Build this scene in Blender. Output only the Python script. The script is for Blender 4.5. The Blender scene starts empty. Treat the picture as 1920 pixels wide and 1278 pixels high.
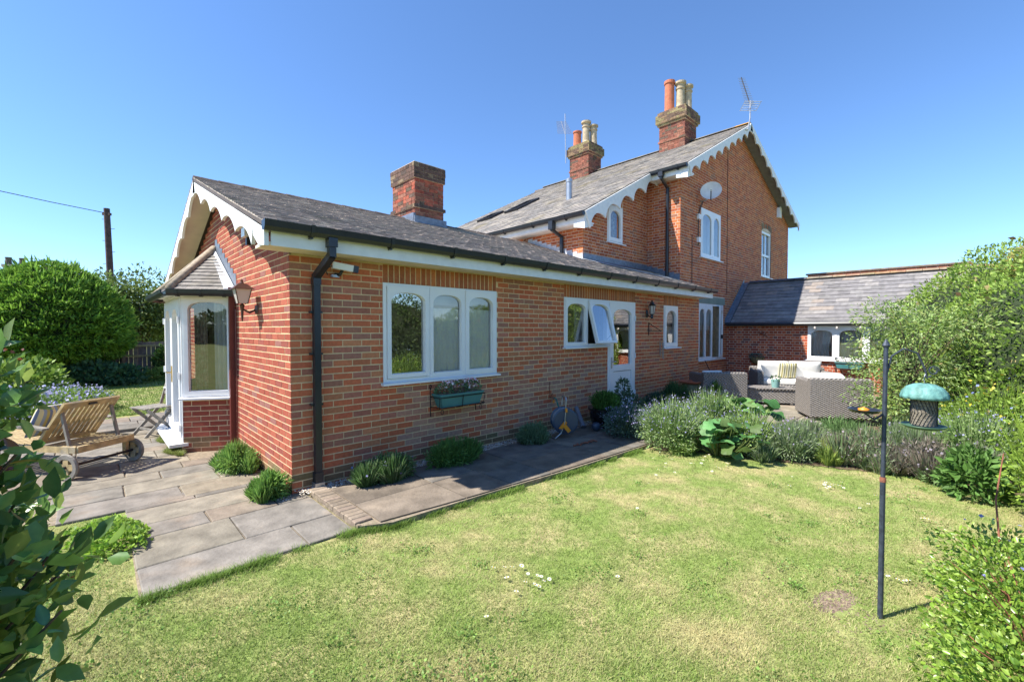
import bpy, math, random
import numpy as np
from mathutils import Vector, Matrix
from mathutils.geometry import tessellate_polygon
R=math.radians
random.seed(7); rng=np.random.default_rng(7)
scene=bpy.context.scene; COL=scene.collection
# ------------------------------------------------------------ camera
FX=830.0; PITCH=math.atan(21/830.0); YA=R(46.2655)
CAM=Vector((-1.5282,-4.9602,1.76))
_f=Vector((math.cos(YA)*math.cos(PITCH),math.sin(YA)*math.cos(PITCH),-math.sin(PITCH)))
_r=Vector((math.sin(YA),-math.cos(YA),0)); _u=_r.cross(_f)
cam=bpy.data.cameras.new('camera'); cam.sensor_width=36; cam.lens=36*FX/1920; cam.clip_start=.05; cam.clip_end=600
co=bpy.data.objects.new('camera',cam); COL.objects.link(co); scene.camera=co
co.matrix_world=Matrix(((_r.x,_u.x,-_f.x,CAM.x),(_r.y,_u.y,-_f.y,CAM.y),(_r.z,_u.z,-_f.z,CAM.z),(0,0,0,1)))
# ------------------------------------------------------------ light
SUND=Vector((-.69,.36,1.0)).normalized()
world=bpy.data.worlds.new('World'); scene.world=world; world.use_nodes=True
nt=world.node_tree; nt.nodes.clear()
sky=nt.nodes.new('ShaderNodeTexSky'); sky.sky_type='NISHITA'; sky.sun_disc=False
sky.sun_elevation=math.asin(SUND.z); sky.sun_rotation=math.atan2(SUND.x,SUND.y)
sky.altitude=0; sky.air_density=1.0; sky.dust_density=.0; sky.ozone_density=10.0
bg=nt.nodes.new('ShaderNodeBackground'); bg.inputs[1].default_value=.079
wo=nt.nodes.new('ShaderNodeOutputWorld'); nt.links.new(sky.outputs[0],bg.inputs[0]); nt.links.new(bg.outputs[0],wo.inputs[0])
sl=bpy.data.lights.new('sun','SUN'); sl.energy=3.15; sl.angle=R(.53); sl.color=(1,.95,.86)
so=bpy.data.objects.new('sun',sl); COL.objects.link(so); so.rotation_euler=SUND.to_track_quat('Z','Y').to_euler()
scene.view_settings.view_transform='Standard'; scene.view_settings.look='None'
scene.view_settings.exposure=1.66; scene.view_settings.gamma=1; scene.view_settings.use_curve_mapping=False
scene.cycles.max_bounces=8; scene.cycles.transparent_max_bounces=12
# ------------------------------------------------------------ materials
def mat(name,col=(.5,.5,.5),rough=.7,tint=False,var=.15,vs=6,bump=0,bs=60,spec=.5,metal=0,trans=0,col2=None,s2=1.5,f2=(.45,.6),emit=0,coat=0,detail=4):
    m=bpy.data.materials.new(name); m.use_nodes=True; t=m.node_tree; N=t.nodes; L=t.links
    b=N['Principled BSDF']; b.inputs['Roughness'].default_value=rough; b.inputs['Metallic'].default_value=metal
    b.inputs['Specular IOR Level'].default_value=spec
    if coat: b.inputs['Coat Weight'].default_value=coat
    tc=N.new('ShaderNodeTexCoord'); geo=N.new('ShaderNodeNewGeometry')
    if tint:
        a=N.new('ShaderNodeAttribute'); a.attribute_name='tint'; src=a.outputs['Color']
    else:
        c=N.new('ShaderNodeRGB'); c.outputs[0].default_value=(*col,1); src=c.outputs[0]
    if col2:
        n2=N.new('ShaderNodeTexNoise'); n2.inputs['Scale'].default_value=s2; n2.inputs['Detail'].default_value=6
        L.new(geo.outputs['Position'],n2.inputs['Vector'])
        mr=N.new('ShaderNodeMapRange'); mr.inputs[1].default_value=f2[0]; mr.inputs[2].default_value=f2[1]; L.new(n2.outputs[0],mr.inputs[0])
        mx=N.new('ShaderNodeMix'); mx.data_type='RGBA'; L.new(mr.outputs[0],mx.inputs[0]); L.new(src,mx.inputs[6]); mx.inputs[7].default_value=(*col2,1)
        src=mx.outputs[2]
    if var:
        n=N.new('ShaderNodeTexNoise'); n.inputs['Scale'].default_value=vs; n.inputs['Detail'].default_value=detail
        L.new(geo.outputs['Position'],n.inputs['Vector'])
        m2=N.new('ShaderNodeMapRange'); m2.inputs[1].default_value=.3; m2.inputs[2].default_value=.7; m2.inputs[3].default_value=1-var; m2.inputs[4].default_value=1+var
        L.new(n.outputs[0],m2.inputs[0])
        hs=N.new('ShaderNodeHueSaturation'); L.new(src,hs.inputs['Color']); L.new(m2.outputs[0],hs.inputs['Value']); src=hs.outputs[0]
    L.new(src,b.inputs['Base Color'])
    if bump:
        nb=N.new('ShaderNodeTexNoise'); nb.inputs['Scale'].default_value=bs; nb.inputs['Detail'].default_value=5
        L.new(geo.outputs['Position'],nb.inputs['Vector'])
        bp=N.new('ShaderNodeBump'); bp.inputs['Strength'].default_value=bump; bp.inputs['Distance'].default_value=.01
        L.new(nb.outputs[0],bp.inputs['Height']); L.new(bp.outputs[0],b.inputs['Normal'])
    if trans:
        tr=N.new('ShaderNodeBsdfTranslucent'); L.new(src,tr.inputs[0]); ms=N.new('ShaderNodeMixShader'); ms.inputs[0].default_value=trans
        L.new(b.outputs[0],ms.inputs[1]); L.new(tr.outputs[0],ms.inputs[2]); L.new(ms.outputs[0],N['Material Output'].inputs[0])
    return m
def glassmat(name,base=.20,tintc=(.9,.95,.93)):
    m=bpy.data.materials.new(name); m.use_nodes=True; t=m.node_tree; N=t.nodes; L=t.links; N.remove(N['Principled BSDF'])
    g=N.new('ShaderNodeBsdfGlossy'); g.inputs['Roughness'].default_value=.008
    tr=N.new('ShaderNodeBsdfTransparent'); tr.inputs[0].default_value=(*tintc,1)
    fr=N.new('ShaderNodeFresnel'); fr.inputs[0].default_value=1.5
    mr=N.new('ShaderNodeMath'); mr.operation='MULTIPLY_ADD'; mr.inputs[1].default_value=1.6; mr.inputs[2].default_value=base; mr.use_clamp=True
    L.new(fr.outputs[0],mr.inputs[0]); mx=N.new('ShaderNodeMixShader'); L.new(mr.outputs[0],mx.inputs[0]); L.new(tr.outputs[0],mx.inputs[1]); L.new(g.outputs[0],mx.inputs[2])
    nz=N.new('ShaderNodeTexNoise'); nz.inputs['Scale'].default_value=1.3; geo=N.new('ShaderNodeNewGeometry'); L.new(geo.outputs['Position'],nz.inputs['Vector'])
    bp=N.new('ShaderNodeBump'); bp.inputs['Strength'].default_value=.05; bp.inputs['Distance'].default_value=.05; L.new(nz.outputs[0],bp.inputs['Height']); L.new(bp.outputs[0],g.inputs['Normal'])
    L.new(mx.outputs[0],N['Material Output'].inputs[0]); return m
M={}
M['brick']=mat('brick',tint=True,rough=.88,var=.13,vs=28,bump=.5,bs=120,spec=.2)
M['brickold']=mat('old_brick',tint=True,rough=.9,var=.3,vs=14,bump=.6,bs=90,spec=.2,col2=(.16,.09,.07),s2=1.1,f2=(.56,.72))
M['mortar']=mat('mortar',(.70,.54,.32),rough=.95,var=.15,vs=9,bump=.4,bs=150,spec=.1)
M['mortarold']=mat('old_mortar',(.60,.49,.38),rough=.95,var=.2,vs=7,bump=.4,bs=150,spec=.1)
M['slate']=mat('roof_slate',tint=True,rough=.75,var=.3,vs=11,bump=.5,bs=50,spec=.3,col2=(.22,.20,.14),s2=2.2,f2=(.6,.8))
M['mainslate']=mat('main_slate',tint=True,rough=.75,var=.3,vs=7,bump=.5,bs=40,spec=.3,col2=(.22,.18,.08),s2=.8,f2=(.6,.8))
M['bigslate']=mat('wing_slate',tint=True,rough=.5,var=.2,vs=9,bump=.3,bs=40,spec=.5)
M['white']=mat('white_upvc',(.80,.80,.80),rough=.3,var=.03,vs=3)
M['whitewood']=mat('white_painted_board',(.74,.74,.73),rough=.5,var=.06,vs=9,bump=.1,bs=20)
M['cream']=mat('cream_soffit_board',(.68,.60,.47),rough=.6,var=.06)
M['black']=mat('black_plastic',(.018,.02,.026),rough=.3,var=.2,vs=9,spec=.5)
M['blackpipe']=mat('black_pipe',(.02,.022,.028),rough=.32,var=.2)
M['redpipe']=mat('red_brown_pipe',(.13,.028,.022),rough=.4,var=.1)
M['lead']=mat('lead_flashing',(.17,.20,.25),rough=.45,var=.25,vs=14,metal=.3,bump=.3,bs=25)
M['whitelead']=mat('pale_lead_flashing',(.48,.50,.54),rough=.5,var=.2,vs=20,bump=.2,bs=25)
M['glass']=glassmat('window_glass',.12,(.97,.98,.98))
M['reflglass']=glassmat('reflective_window_glass',.34,(.97,.98,.98))
M['curtain']=mat('curtain_cloth',(.72,.71,.67),rough=.9,var=.06,trans=.3)
M['netting']=mat('white_net_curtain',(.92,.92,.90),rough=.9,var=.03,trans=.2)
M['drape']=mat('floral_drape',(.34,.22,.16),rough=.95,var=.3,vs=18,col2=(.45,.36,.26),s2=16)
M['interior']=mat('interior_wall',(.55,.49,.38),rough=.9,var=.05)
M['darkfloor']=mat('interior_floor',(.10,.07,.05),rough=.6)
M['wood']=mat('weathered_teak',(.42,.31,.15),rough=.75,var=.3,vs=13,bump=.3,bs=60,col2=(.33,.29,.22),s2=5,f2=(.55,.7))
M['greywood']=mat('grey_wood',(.22,.20,.17),rough=.8,var=.3,vs=12,bump=.3)
M['fence']=mat('fence_board',tint=True,rough=.9,var=.3,vs=9,bump=.5,bs=30)
M['rail']=mat('pale_fence_rail',(.36,.30,.17),rough=.85,var=.3)
M['pole']=mat('creosoted_pole',(.085,.05,.045),rough=.85,var=.35,vs=5,bump=.4,bs=15)
M['metalgrey']=mat('galvanised_metal',(.42,.43,.45),rough=.4,metal=.8,var=.1)
M['darkmetal']=mat('dark_metal',(.035,.035,.04),rough=.45,metal=.5,var=.2)
M['iron']=mat('wrought_iron',(.03,.02,.016),rough=.6,metal=.3,var=.4,vs=20)
M['copper']=mat('copper_lantern_metal',(.12,.06,.045),rough=.4,metal=.5,var=.2)
M['brass']=mat('brass',(.60,.40,.13),rough=.25,metal=1,var=.05)
M['teal']=mat('teal_planter_plastic',(.055,.20,.20),rough=.5,var=.1)
M['terra']=mat('terracotta',(.44,.14,.07),rough=.85,var=.2,vs=8,bump=.2)
M['buffpot']=mat('buff_clay_pot',(.42,.34,.23),rough=.85,var=.25,vs=8,bump=.2)
M['stone']=mat('flagstone',tint=True,rough=.85,var=.28,vs=5.5,bump=.7,bs=30,spec=.25,col2=(.25,.20,.15),s2=2.6,f2=(.55,.78),detail=9)
M['joint']=mat('paving_joint',(.25,.20,.14),rough=.95,var=.3,vs=20,bump=.5,bs=90)
M['gravel']=mat('gravel',tint=True,rough=.9,var=.2,vs=40)
M['soil']=mat('soil',(.10,.065,.04),rough=1,var=.4,vs=22,bump=1,bs=40,col2=(.18,.13,.08),s2=6)
M['leaf']=mat('leaf',tint=True,rough=.55,var=.12,vs=5,trans=.35,spec=.35)
M['glossleaf']=mat('glossy_leaf',tint=True,rough=.32,var=.2,vs=25,trans=.4,spec=.5,coat=.1)
M['greysoffit']=mat('grey_soffit',(.20,.21,.22),rough=.7)  # grey for the right verge soffit; the left one is cream
M['core']=mat('dark_foliage_core',(.022,.035,.012),rough=1,var=.5,vs=9,bump=1,bs=12)  # near-black colour for the light-blocking cores and the far hedge bank
M['bark']=mat('bark',(.11,.075,.05),rough=.95,var=.35,vs=9,bump=1,bs=25)
M['flower']=mat('petal',tint=True,rough=.7,var=.05,trans=.3)
M['wickera']=None
M['cushion']=mat('white_cushion',(.78,.76,.72),rough=.9,var=.05,vs=12,bump=.2,bs=15)
M['sage']=mat('sage_lintel',(.20,.235,.19),rough=.7,var=.1,vs=5)
M['stand']=mat('olive_barrel',(.12,.12,.05),rough=.6,var=.3,vs=9)
M['verdigris']=mat('verdigris_feeder',(.12,.28,.25),rough=.6,var=.35,vs=22,bump=.5,bs=60)
M['polemetal']=mat('feeder_pole_metal',(.045,.055,.075),rough=.45,var=.35,vs=30,metal=.2)
M['mesh']=mat('seed_mesh',(.20,.17,.13),rough=.8,var=.5,vs=90,bump=1,bs=120)
M['orange']=mat('orange_plastic',(.75,.27,.02),rough=.4,var=.03)
M['hoseblue']=mat('slate_blue_plastic',(.045,.07,.11),rough=.35,var=.05)
M['hose']=mat('grey_hose',(.25,.27,.30),rough=.5,var=.1,vs=30)
M['hosegreen']=mat('green_hose',(.03,.17,.13),rough=.4)
M['rust']=mat('rusty_metal',(.22,.08,.045),rough=.8,var=.4,vs=20)
M['lampglass']=mat('frosted_lantern_glass',(.55,.50,.46),rough=.3,var=.1)
M['pipe']=mat('grey_pipe',(.17,.18,.21),rough=.5,var=.2)
M['cable']=mat('cable',(.03,.03,.035),rough=.6)
M['coir']=mat('coir_liner',(.27,.22,.11),rough=1,var=.35,vs=30,bump=1,bs=60)
def stripemat(name,cols,scale,axis=0):
    m=bpy.data.materials.new(name); m.use_nodes=True; t=m.node_tree; N=t.nodes; L=t.links; b=N['Principled BSDF']; b.inputs['Roughness'].default_value=.9
    tc=N.new('ShaderNodeTexCoord'); sp=N.new('ShaderNodeSeparateXYZ'); L.new(tc.outputs['Object'],sp.inputs[0])
    mm=N.new('ShaderNodeMath'); mm.operation='MULTIPLY'; mm.inputs[1].default_value=scale; L.new(sp.outputs[axis],mm.inputs[0])
    fr=N.new('ShaderNodeMath'); fr.operation='FRACT'; L.new(mm.outputs[0],fr.inputs[0])
    cr=N.new('ShaderNodeValToRGB'); cr.color_ramp.interpolation='CONSTANT'; L.new(fr.outputs[0],cr.inputs[0])
    e=cr.color_ramp.elements
    e[0].position=0; e[0].color=(*cols[0],1); e[1].position=1/len(cols); e[1].color=(*cols[1],1)
    for i,c in enumerate(cols[2:]):
        k=e.new((i+2)/len(cols)); k.color=(*c,1)
    L.new(cr.outputs[0],b.inputs['Base Color']); return m
M['stripeblue']=stripemat('blue_cream_stripe',[(.12,.15,.25),(.5,.42,.25),(.2,.24,.33),(.32,.27,.1)],9,1)
M['stripeyel']=stripemat('olive_cream_stripe',[(.62,.58,.42),(.34,.29,.08),(.6,.56,.42),(.16,.17,.12)],10,0)
def wicker():
    m=bpy.data.materials.new('grey_wicker'); m.use_nodes=True; t=m.node_tree; N=t.nodes; L=t.links; b=N['Principled BSDF']; b.inputs['Roughness'].default_value=.6
    tc=N.new('ShaderNodeTexCoord'); sp=N.new('ShaderNodeSeparateXYZ'); L.new(tc.outputs['Object'],sp.inputs[0])
    ad=N.new('ShaderNodeMath'); ad.operation='ADD'; L.new(sp.outputs[0],ad.inputs[0]); L.new(sp.outputs[1],ad.inputs[1])
    def sn(x,f,ph=None):
        a=N.new('ShaderNodeMath'); a.operation='MULTIPLY'; a.inputs[1].default_value=f; L.new(x,a.inputs[0])
        s=N.new('ShaderNodeMath'); s.operation='SINE'; L.new(a.outputs[0],s.inputs[0]); return s.outputs[0]
    p=N.new('ShaderNodeMath'); p.operation='MULTIPLY'; L.new(sn(ad.outputs[0],2*math.pi/.07),p.inputs[0]); L.new(sn(sp.outputs[2],2*math.pi/.036),p.inputs[1])
    r=N.new('ShaderNodeMapRange'); r.inputs[1].default_value=-.8; r.inputs[2].default_value=.8; L.new(p.outputs[0],r.inputs[0])
    n=N.new('ShaderNodeTexNoise'); n.inputs['Scale'].default_value=25; L.new(tc.outputs['Object'],n.inputs[0])
    cr=N.new('ShaderNodeValToRGB'); L.new(r.outputs[0],cr.inputs[0]); cr.color_ramp.elements[0].color=(.075,.068,.062,1); cr.color_ramp.elements[1].color=(.37,.335,.305,1)
    hs=N.new('ShaderNodeHueSaturation'); L.new(cr.outputs[0],hs.inputs['Color']); m2=N.new('ShaderNodeMapRange'); m2.inputs[3].default_value=.5; m2.inputs[4].default_value=1.5; L.new(n.outputs[0],m2.inputs[0]); L.new(m2.outputs[0],hs.inputs['Value'])
    L.new(hs.outputs[0],b.inputs['Base Color']); bp=N.new('ShaderNodeBump'); bp.inputs['Distance'].default_value=.01; L.new(p.outputs[0],bp.inputs['Height']); L.new(bp.outputs[0],b.inputs['Normal'])
    return m
M['wicker']=wicker()
def lawnmat():
    m=mat('lawn_turf',(.20,.26,.07),rough=.95,var=.25,vs=12,bump=.9,bs=90,col2=(.38,.33,.16),s2=2.6,f2=(.42,.66),spec=.1); return m
M['lawn']=lawnmat()
M['blade']=mat('grass_blade',tint=True,rough=.6,var=.1,vs=3,trans=.3,spec=.2)
# ------------------------------------------------------------ mesh helpers
WORLDROOT={}
class Fr:
    def __init__(s,O,U,V=(0,0,1)):
        s.O=Vector(O); s.U=Vector(U).normalized(); s.V=Vector(V).normalized(); s.N=s.U.cross(s.V)
    def p(s,u,v,n=0): return s.O+s.U*u+s.V*v+s.N*n
    def mat(s,u,v,n,off=Vector((0,0,0))):
        o=s.p(u,v,n)+off; X=s.U; Y=-s.N; Z=s.V
        return Matrix(((X.x,Y.x,Z.x,o.x),(X.y,Y.y,Z.y,o.y),(X.z,Y.z,Z.z,o.z),(0,0,0,1)))
XYZ=Fr((0,0,0),(1,0,0))
class MB:
    def __init__(s): s.v=[];s.f=[];s.c=[];s.parts=[]
    def add(s,vs,fs,col=None):
        s.parts.append((list(vs),list(fs),col)); b=len(s.v); s.v.extend([tuple(x) for x in vs]); s.f.extend([tuple(i+b for i in f) for f in fs]); s.c.extend([col or (.5,.5,.5)]*len(vs)); return s
    def fbox(s,fr,u0,u1,v0,v1,n0,n1,col=None,back=True):
        P=[fr.p(u,v,n) for n in (n0,n1) for v in (v0,v1) for u in (u0,u1)]
        F=[(4,5,7,6),(0,4,6,2),(1,3,7,5),(0,1,5,4),(2,6,7,3)]
        if back: F.append((0,2,3,1))
        return s.add(P,F,col)
    def box(s,c,d,rz=0,col=None,ry=0,rx=0):
        m=Matrix.Rotation(rz,3,'Z')@Matrix.Rotation(ry,3,'Y')@Matrix.Rotation(rx,3,'X'); c=Vector(c)
        P=[c+m@Vector((x*d[0]/2,y*d[1]/2,z*d[2]/2)) for z in(-1,1) for y in(-1,1) for x in(-1,1)]
        return s.add(P,[(4,5,7,6),(0,4,6,2),(1,3,7,5),(0,1,5,4),(2,6,7,3),(0,2,3,1)],col)
    def beam(s,a,b,w,h,up=(0,0,1),col=None):
        a=Vector(a);b=Vector(b);d=(b-a).normalized(); x=d.cross(Vector(up))
        if x.length<1e-4: x=d.cross(Vector((1,0,0)))
        x.normalize(); y=x.cross(d)
        P=[q+x*i*w/2+y*j*h/2 for q in(a,b) for j in(-1,1) for i in(-1,1)]
        return s.add(P,[(0,1,3,2),(4,6,7,5),(0,4,5,1),(2,3,7,6),(0,2,6,4),(1,5,7,3)],col)
    def tube(s,pts,r,n=8,cap=True,col=None):
        pts=[Vector(p) for p in pts]; k=len(pts); rr=r if isinstance(r,(list,tuple)) else [r]*k; V=[];Fc=[]
        px=None
        for i,p in enumerate(pts):
            d=(pts[min(i+1,k-1)]-pts[max(i-1,0)]).normalized()
            x=(px-d*px.dot(d)) if px is not None else d.cross(Vector((0,0,1)))
            if x.length<1e-3: x=d.cross(Vector((1,0,0)))
            x.normalize(); px=x; y=d.cross(x)
            for j in range(n):
                a=2*math.pi*j/n; V.append(p+(x*math.cos(a)+y*math.sin(a))*rr[i])
        for i in range(k-1):
            for j in range(n):
                a=i*n+j; b=i*n+(j+1)%n; Fc.append((a,b,b+n,a+n))
        if cap: Fc.append(tuple(range(n))[::-1]); Fc.append(tuple(range((k-1)*n,k*n)))
        return s.add(V,Fc,col)
    def lathe(s,c,prof,n=20,col=None,sx=1,sy=1):
        V=[];Fc=[]; c=Vector(c)
        for (r,z) in prof:
            for j in range(n):
                a=2*math.pi*j/n; V.append(c+Vector((r*math.cos(a)*sx,r*math.sin(a)*sy,z)))
        for i in range(len(prof)-1):
            for j in range(n):
                a=i*n+j;b=i*n+(j+1)%n; Fc.append((a,b,b+n,a+n))
        Fc.append(tuple(range(n))[::-1]); Fc.append(tuple(range((len(prof)-1)*n,len(prof)*n)))
        return s.add(V,Fc,col)
    def poly(s,fr,outer,holes,n0,n1,col=None,holes_front=None):
        """extruded polygon with holes; holes_front = larger hole outline on the front face (chamfer)"""
        hf=holes_front or holes
        for nn,hs,flip in ((n1,hf,False),(n0,holes,True)):
            loops=[[Vector((a,b,0)) for a,b in outer]]+[[Vector((a,b,0)) for a,b in h] for h in hs]
            tri=tessellate_polygon(loops); flat=[p for l in loops for p in l]
            s.add([fr.p(p.x,p.y,nn) for p in flat],[(t if not flip else t[::-1]) for t in tri],col)
        for ring_b,ring_f in [(outer,outer)]+list(zip(holes,hf)):
            k=len(ring_b)
            s.add([fr.p(a,b,n0) for a,b in ring_b]+[fr.p(a,b,n1) for a,b in ring_f],[(i,(i+1)%k,(i+1)%k+k,i+k) for i in range(k)],col)
        return s
    def build(s,name,m,parent=None,kind=None,label=None,cat=None,group=None,smooth=False):
        me=bpy.data.meshes.new(name); me.from_pydata(s.v,[],s.f); me.update()
        a=me.attributes.new('tint','FLOAT_COLOR','POINT'); a.data.foreach_set('color',np.hstack([np.array(s.c,dtype=np.float32).reshape(-1,3),np.ones((len(s.c),1),np.float32)]).ravel())
        return link(name,me,m,parent,kind,label,cat,group,smooth)
def buildsplit(mb,name,m,parent=None,**k):
    return [MB().add(v,f,c).build(name,m,parent,**k) for v,f,c in mb.parts]
def link(name,me,m,parent=None,kind=None,label=None,cat=None,group=None,smooth=False):
    me.materials.append(m)
    if smooth: me.polygons.foreach_set('use_smooth',[True]*len(me.polygons))
    o=bpy.data.objects.new(name,me); COL.objects.link(o)
    if parent is not None:
        o.parent=parent
        if parent in WORLDROOT: o.location=-parent.location
    props(o,label,cat,group,kind); return o
def props(o,label=None,cat=None,group=None,kind=None):
    if kind:o['kind']=kind
    if label:o['label']=label
    if cat:o['category']=cat
    if group:o['group']=group
def thing(name,label,cat,loc=(0,0,0),rz=0,group=None,world=False):
    o=bpy.data.objects.new(name,None); COL.objects.link(o); o.location=loc; o.rotation_euler=(0,0,rz); o.empty_display_size=.2
    props(o,label,cat,group)
    if world: WORLDROOT[o]=True
    return o
def copy_tree(o,parent=None):
    c=o.copy(); COL.objects.link(c)
    if parent is not None: c.parent=parent
    for ch in list(o.children): copy_tree(ch,c)
    return c
def raw(name,V,Fi,k,m,tint,parent=None,**kw):
    """V (n,3) float, Fi (faces*k) indices, tint (n,3)"""
    me=bpy.data.meshes.new(name); n=len(V); nf=len(Fi)//k
    me.vertices.add(n); me.vertices.foreach_set('co',np.asarray(V,np.float32).ravel())
    me.loops.add(nf*k); me.loops.foreach_set('vertex_index',np.asarray(Fi,np.int32))
    me.polygons.add(nf); me.polygons.foreach_set('loop_start',np.arange(0,nf*k,k,dtype=np.int32))
    me.update(calc_edges=True)
    a=me.attributes.new('tint','FLOAT_COLOR','POINT'); a.data.foreach_set('color',np.hstack([np.asarray(tint,np.float32),np.ones((n,1),np.float32)]).ravel())
    return link(name,me,m,parent,**kw)
def proj(p):
    v=Vector(p)-CAM; z=v.dot(_f)
    if z<.05: return None
    return (960+FX*v.dot(_r)/z,639-FX*v.dot(_u)/z,z)
def score(p,N,w,h):
    q=proj(p)
    if not q or not(-20<q[0]<1940 and -20<q[1]<1300): return 0
    v=(CAM-Vector(p)).normalized(); return max(0,v.dot(N))*w*h/q[2]**2
# ------------------------------------------------------------ masonry / tiles
PIECES={}   # house -> list of (score, kind, partobj, frame,u0,u1,v0,v1,n,tintidx,palette,matname)
def piece(house,kind,part,fr,u0,u1,v0,v1,n,pal,mname):
    sc=score(fr.p((u0+u1)/2,(v0+v1)/2,0),fr.N,u1-u0,v1-v0)
    PIECES.setdefault((house,kind),[]).append([sc,part,fr,u0,u1,v0,v1,n,random.randrange(len(pal)),pal,mname])
def piece_geo(mb,kind,fr,u0,u1,v0,v1,n,col):
    if kind=='brick': mb.fbox(fr,u0,u1,v0,v1,-.02,.0015+n*.6,col,back=False)
    else:
        t=.011+n*1.2
        P=[fr.p(u0,v0,0),fr.p(u1,v0,0),fr.p(u1,v1,-.002),fr.p(u0,v1,-.002),fr.p(u0,v0,t+.006),fr.p(u1,v0,t+.006),fr.p(u1,v1,.004),fr.p(u0,v1,.004)]
        mb.add(P,[(4,5,6,7),(0,1,5,4),(0,4,7,3),(1,2,6,5)],col)
def flush_pieces(limit=300):
    cache={}
    for (house,kind),L in PIECES.items():
        L.sort(key=lambda a:-a[0]); top=L[:limit]; rest=L[limit:]
        for sc,part,fr,u0,u1,v0,v1,n,ti,pal,mn in top:
            if sc<=0: rest.append([sc,part,fr,u0,u1,v0,v1,n,ti,pal,mn]); continue
            w=round((u1-u0)/.005)*.005; h=round((v1-v0)/.0025)*.0025; nn=round(n,3); key=(kind,w,h,nn,ti,id(pal),mn)
            if key not in cache:
                mb=MB(); piece_geo(mb,kind,XYZ,-w/2,w/2,-h/2,h/2,nn,pal[ti]); me=bpy.data.meshes.new(kind); me.from_pydata(mb.v,[],mb.f)
                a=me.attributes.new('tint','FLOAT_COLOR','POINT'); a.data.foreach_set('color',np.hstack([np.array(mb.c,dtype=np.float32),np.ones((len(mb.c),1),np.float32)]).ravel())
                me.materials.append(M[mn]); cache[key]=me
            o=bpy.data.objects.new(kind,cache[key]); COL.objects.link(o); o.parent=part
            o.matrix_local=fr.mat((u0+u1)/2,(v0+v1)/2,0)
        by={}
        for r in rest: by.setdefault((r[1],r[10]),[]).append(r)
        for (part,mn),rs in by.items():
            mb=MB()
            for sc,part,fr,u0,u1,v0,v1,n,ti,pal,mn in rs: piece_geo(mb,kind,fr,u0,u1,v0,v1,n,pal[ti])
            mb.build(kind,M[mn],part,kind='stuff')
def hclip(poly,v):
    xs=[]
    for i in range(len(poly)):
        (a,b),(c,d)=poly[i],poly[(i+1)%len(poly)]
        if (b-v)*(d-v)<0: xs.append(a+(c-a)*(v-b)/(d-b))
    return (min(xs),max(xs)) if len(xs)>1 else None
def bricks(house,part,fr,poly,opens,pal,mname='brick',bond='stretcher',L=.213,H=.063,J=.012,v0=None,phase=0):
    vs=[b for a,b in poly]; v=v0 if v0 is not None else min(vs); top=max(vs); row=0
    while v<top-.02:
        h=min(H,top-v-.003)
        if h<.025: break
        r=hclip(poly,v+h/2)
        if r:
            ua,ub=r; segs=[(ua,ub)]
            for (a,b,c,d) in opens:
                if c<v+h*.55 and d>v+h*.45:
                    ns=[]
                    for (x,y) in segs:
                        if a>=y or b<=x: ns.append((x,y))
                        else:
                            if a-x>.03: ns.append((x,a))
                            if y-b>.03: ns.append((b,y))
                    segs=ns
            for (x,y) in segs:
                if bond=='stretcher': pat=[L]; off=(row%2)*(L+J)/2+phase
                elif bond=='flemish': pat=[L,(L-J)/2]; off=(row%2)*((L+J)*.75)+phase
                else: pat=[L] if row%2 else [(L-J)/2]; off=(row%2)*(L+J)/4+phase
                tot=sum(pat)+J*len(pat); k=math.floor((x-off)/tot)-1; u=off+k*tot; i=0
                while u<y:
                    w=pat[i%len(pat)]; a=max(u,x); b=min(u+w,y)
                    if b-a>.025:
                        pp=pal
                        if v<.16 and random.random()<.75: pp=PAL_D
                        elif pal is PAL_B and 1.2<a<6.5 and v<1.15-.08*abs(a-3.4) and random.random()<.62: pp=PAL_E
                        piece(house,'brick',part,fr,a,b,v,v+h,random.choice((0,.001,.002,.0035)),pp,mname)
                    u+=w+J; i+=1
        v+=H+J; row+=1
def soldiers(house,part,fr,u0,u1,v0,v1,pal,mname='brick',w=.063,J=.013):
    n=round((u1-u0)/(w+J)); st=(u1-u0)/n
    for i in range(n): piece(house,'brick',part,fr,u0+i*st+J/2,u0+(i+1)*st-J/2,v0,v1,random.choice((0,.001,.002)),pal,mname)
def tiles(house,part,fr,poly,pal,mname,W,G,lap=1.35,skip=0):
    vs=[b for a,b in poly]; v=min(vs); row=0; top=max(vs)
    while v<top-.02:
        r=hclip(poly,min(v+G/2,top-.001))
        if r:
            off=(row%2)*W/2-random.random()*.01; u=math.floor((r[0]-off)/W)*W+off
            while u<r[1]:
                a=max(u,r[0])+.001; b=min(u+W,r[1])-.001
                if b-a>.03:
                    j=random.uniform(-.003,.003)
                    piece(house,'roof_tile',part,fr,a,b,v+j,min(v+G*lap,top),random.choice((0,.001,.002,.004)),pal,mname)
                u+=W
        v+=G; row+=1
def wallpart(house,fr,poly,opens,m,th=.2,name='wall'):
    holes=[[(a,c),(b,c),(b,d),(a,d)] for (a,b,c,d) in opens]
    return MB().poly(fr,poly,holes,-th,0).build(name,m,house)
def mixpal(base,n=12,amp=.18,extra=()):
    out=[]
    for i in range(n):
        b=random.choice(base); k=1+random.uniform(-amp,amp); out.append(tuple(c*k for c in b))
    return out+list(extra)
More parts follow.
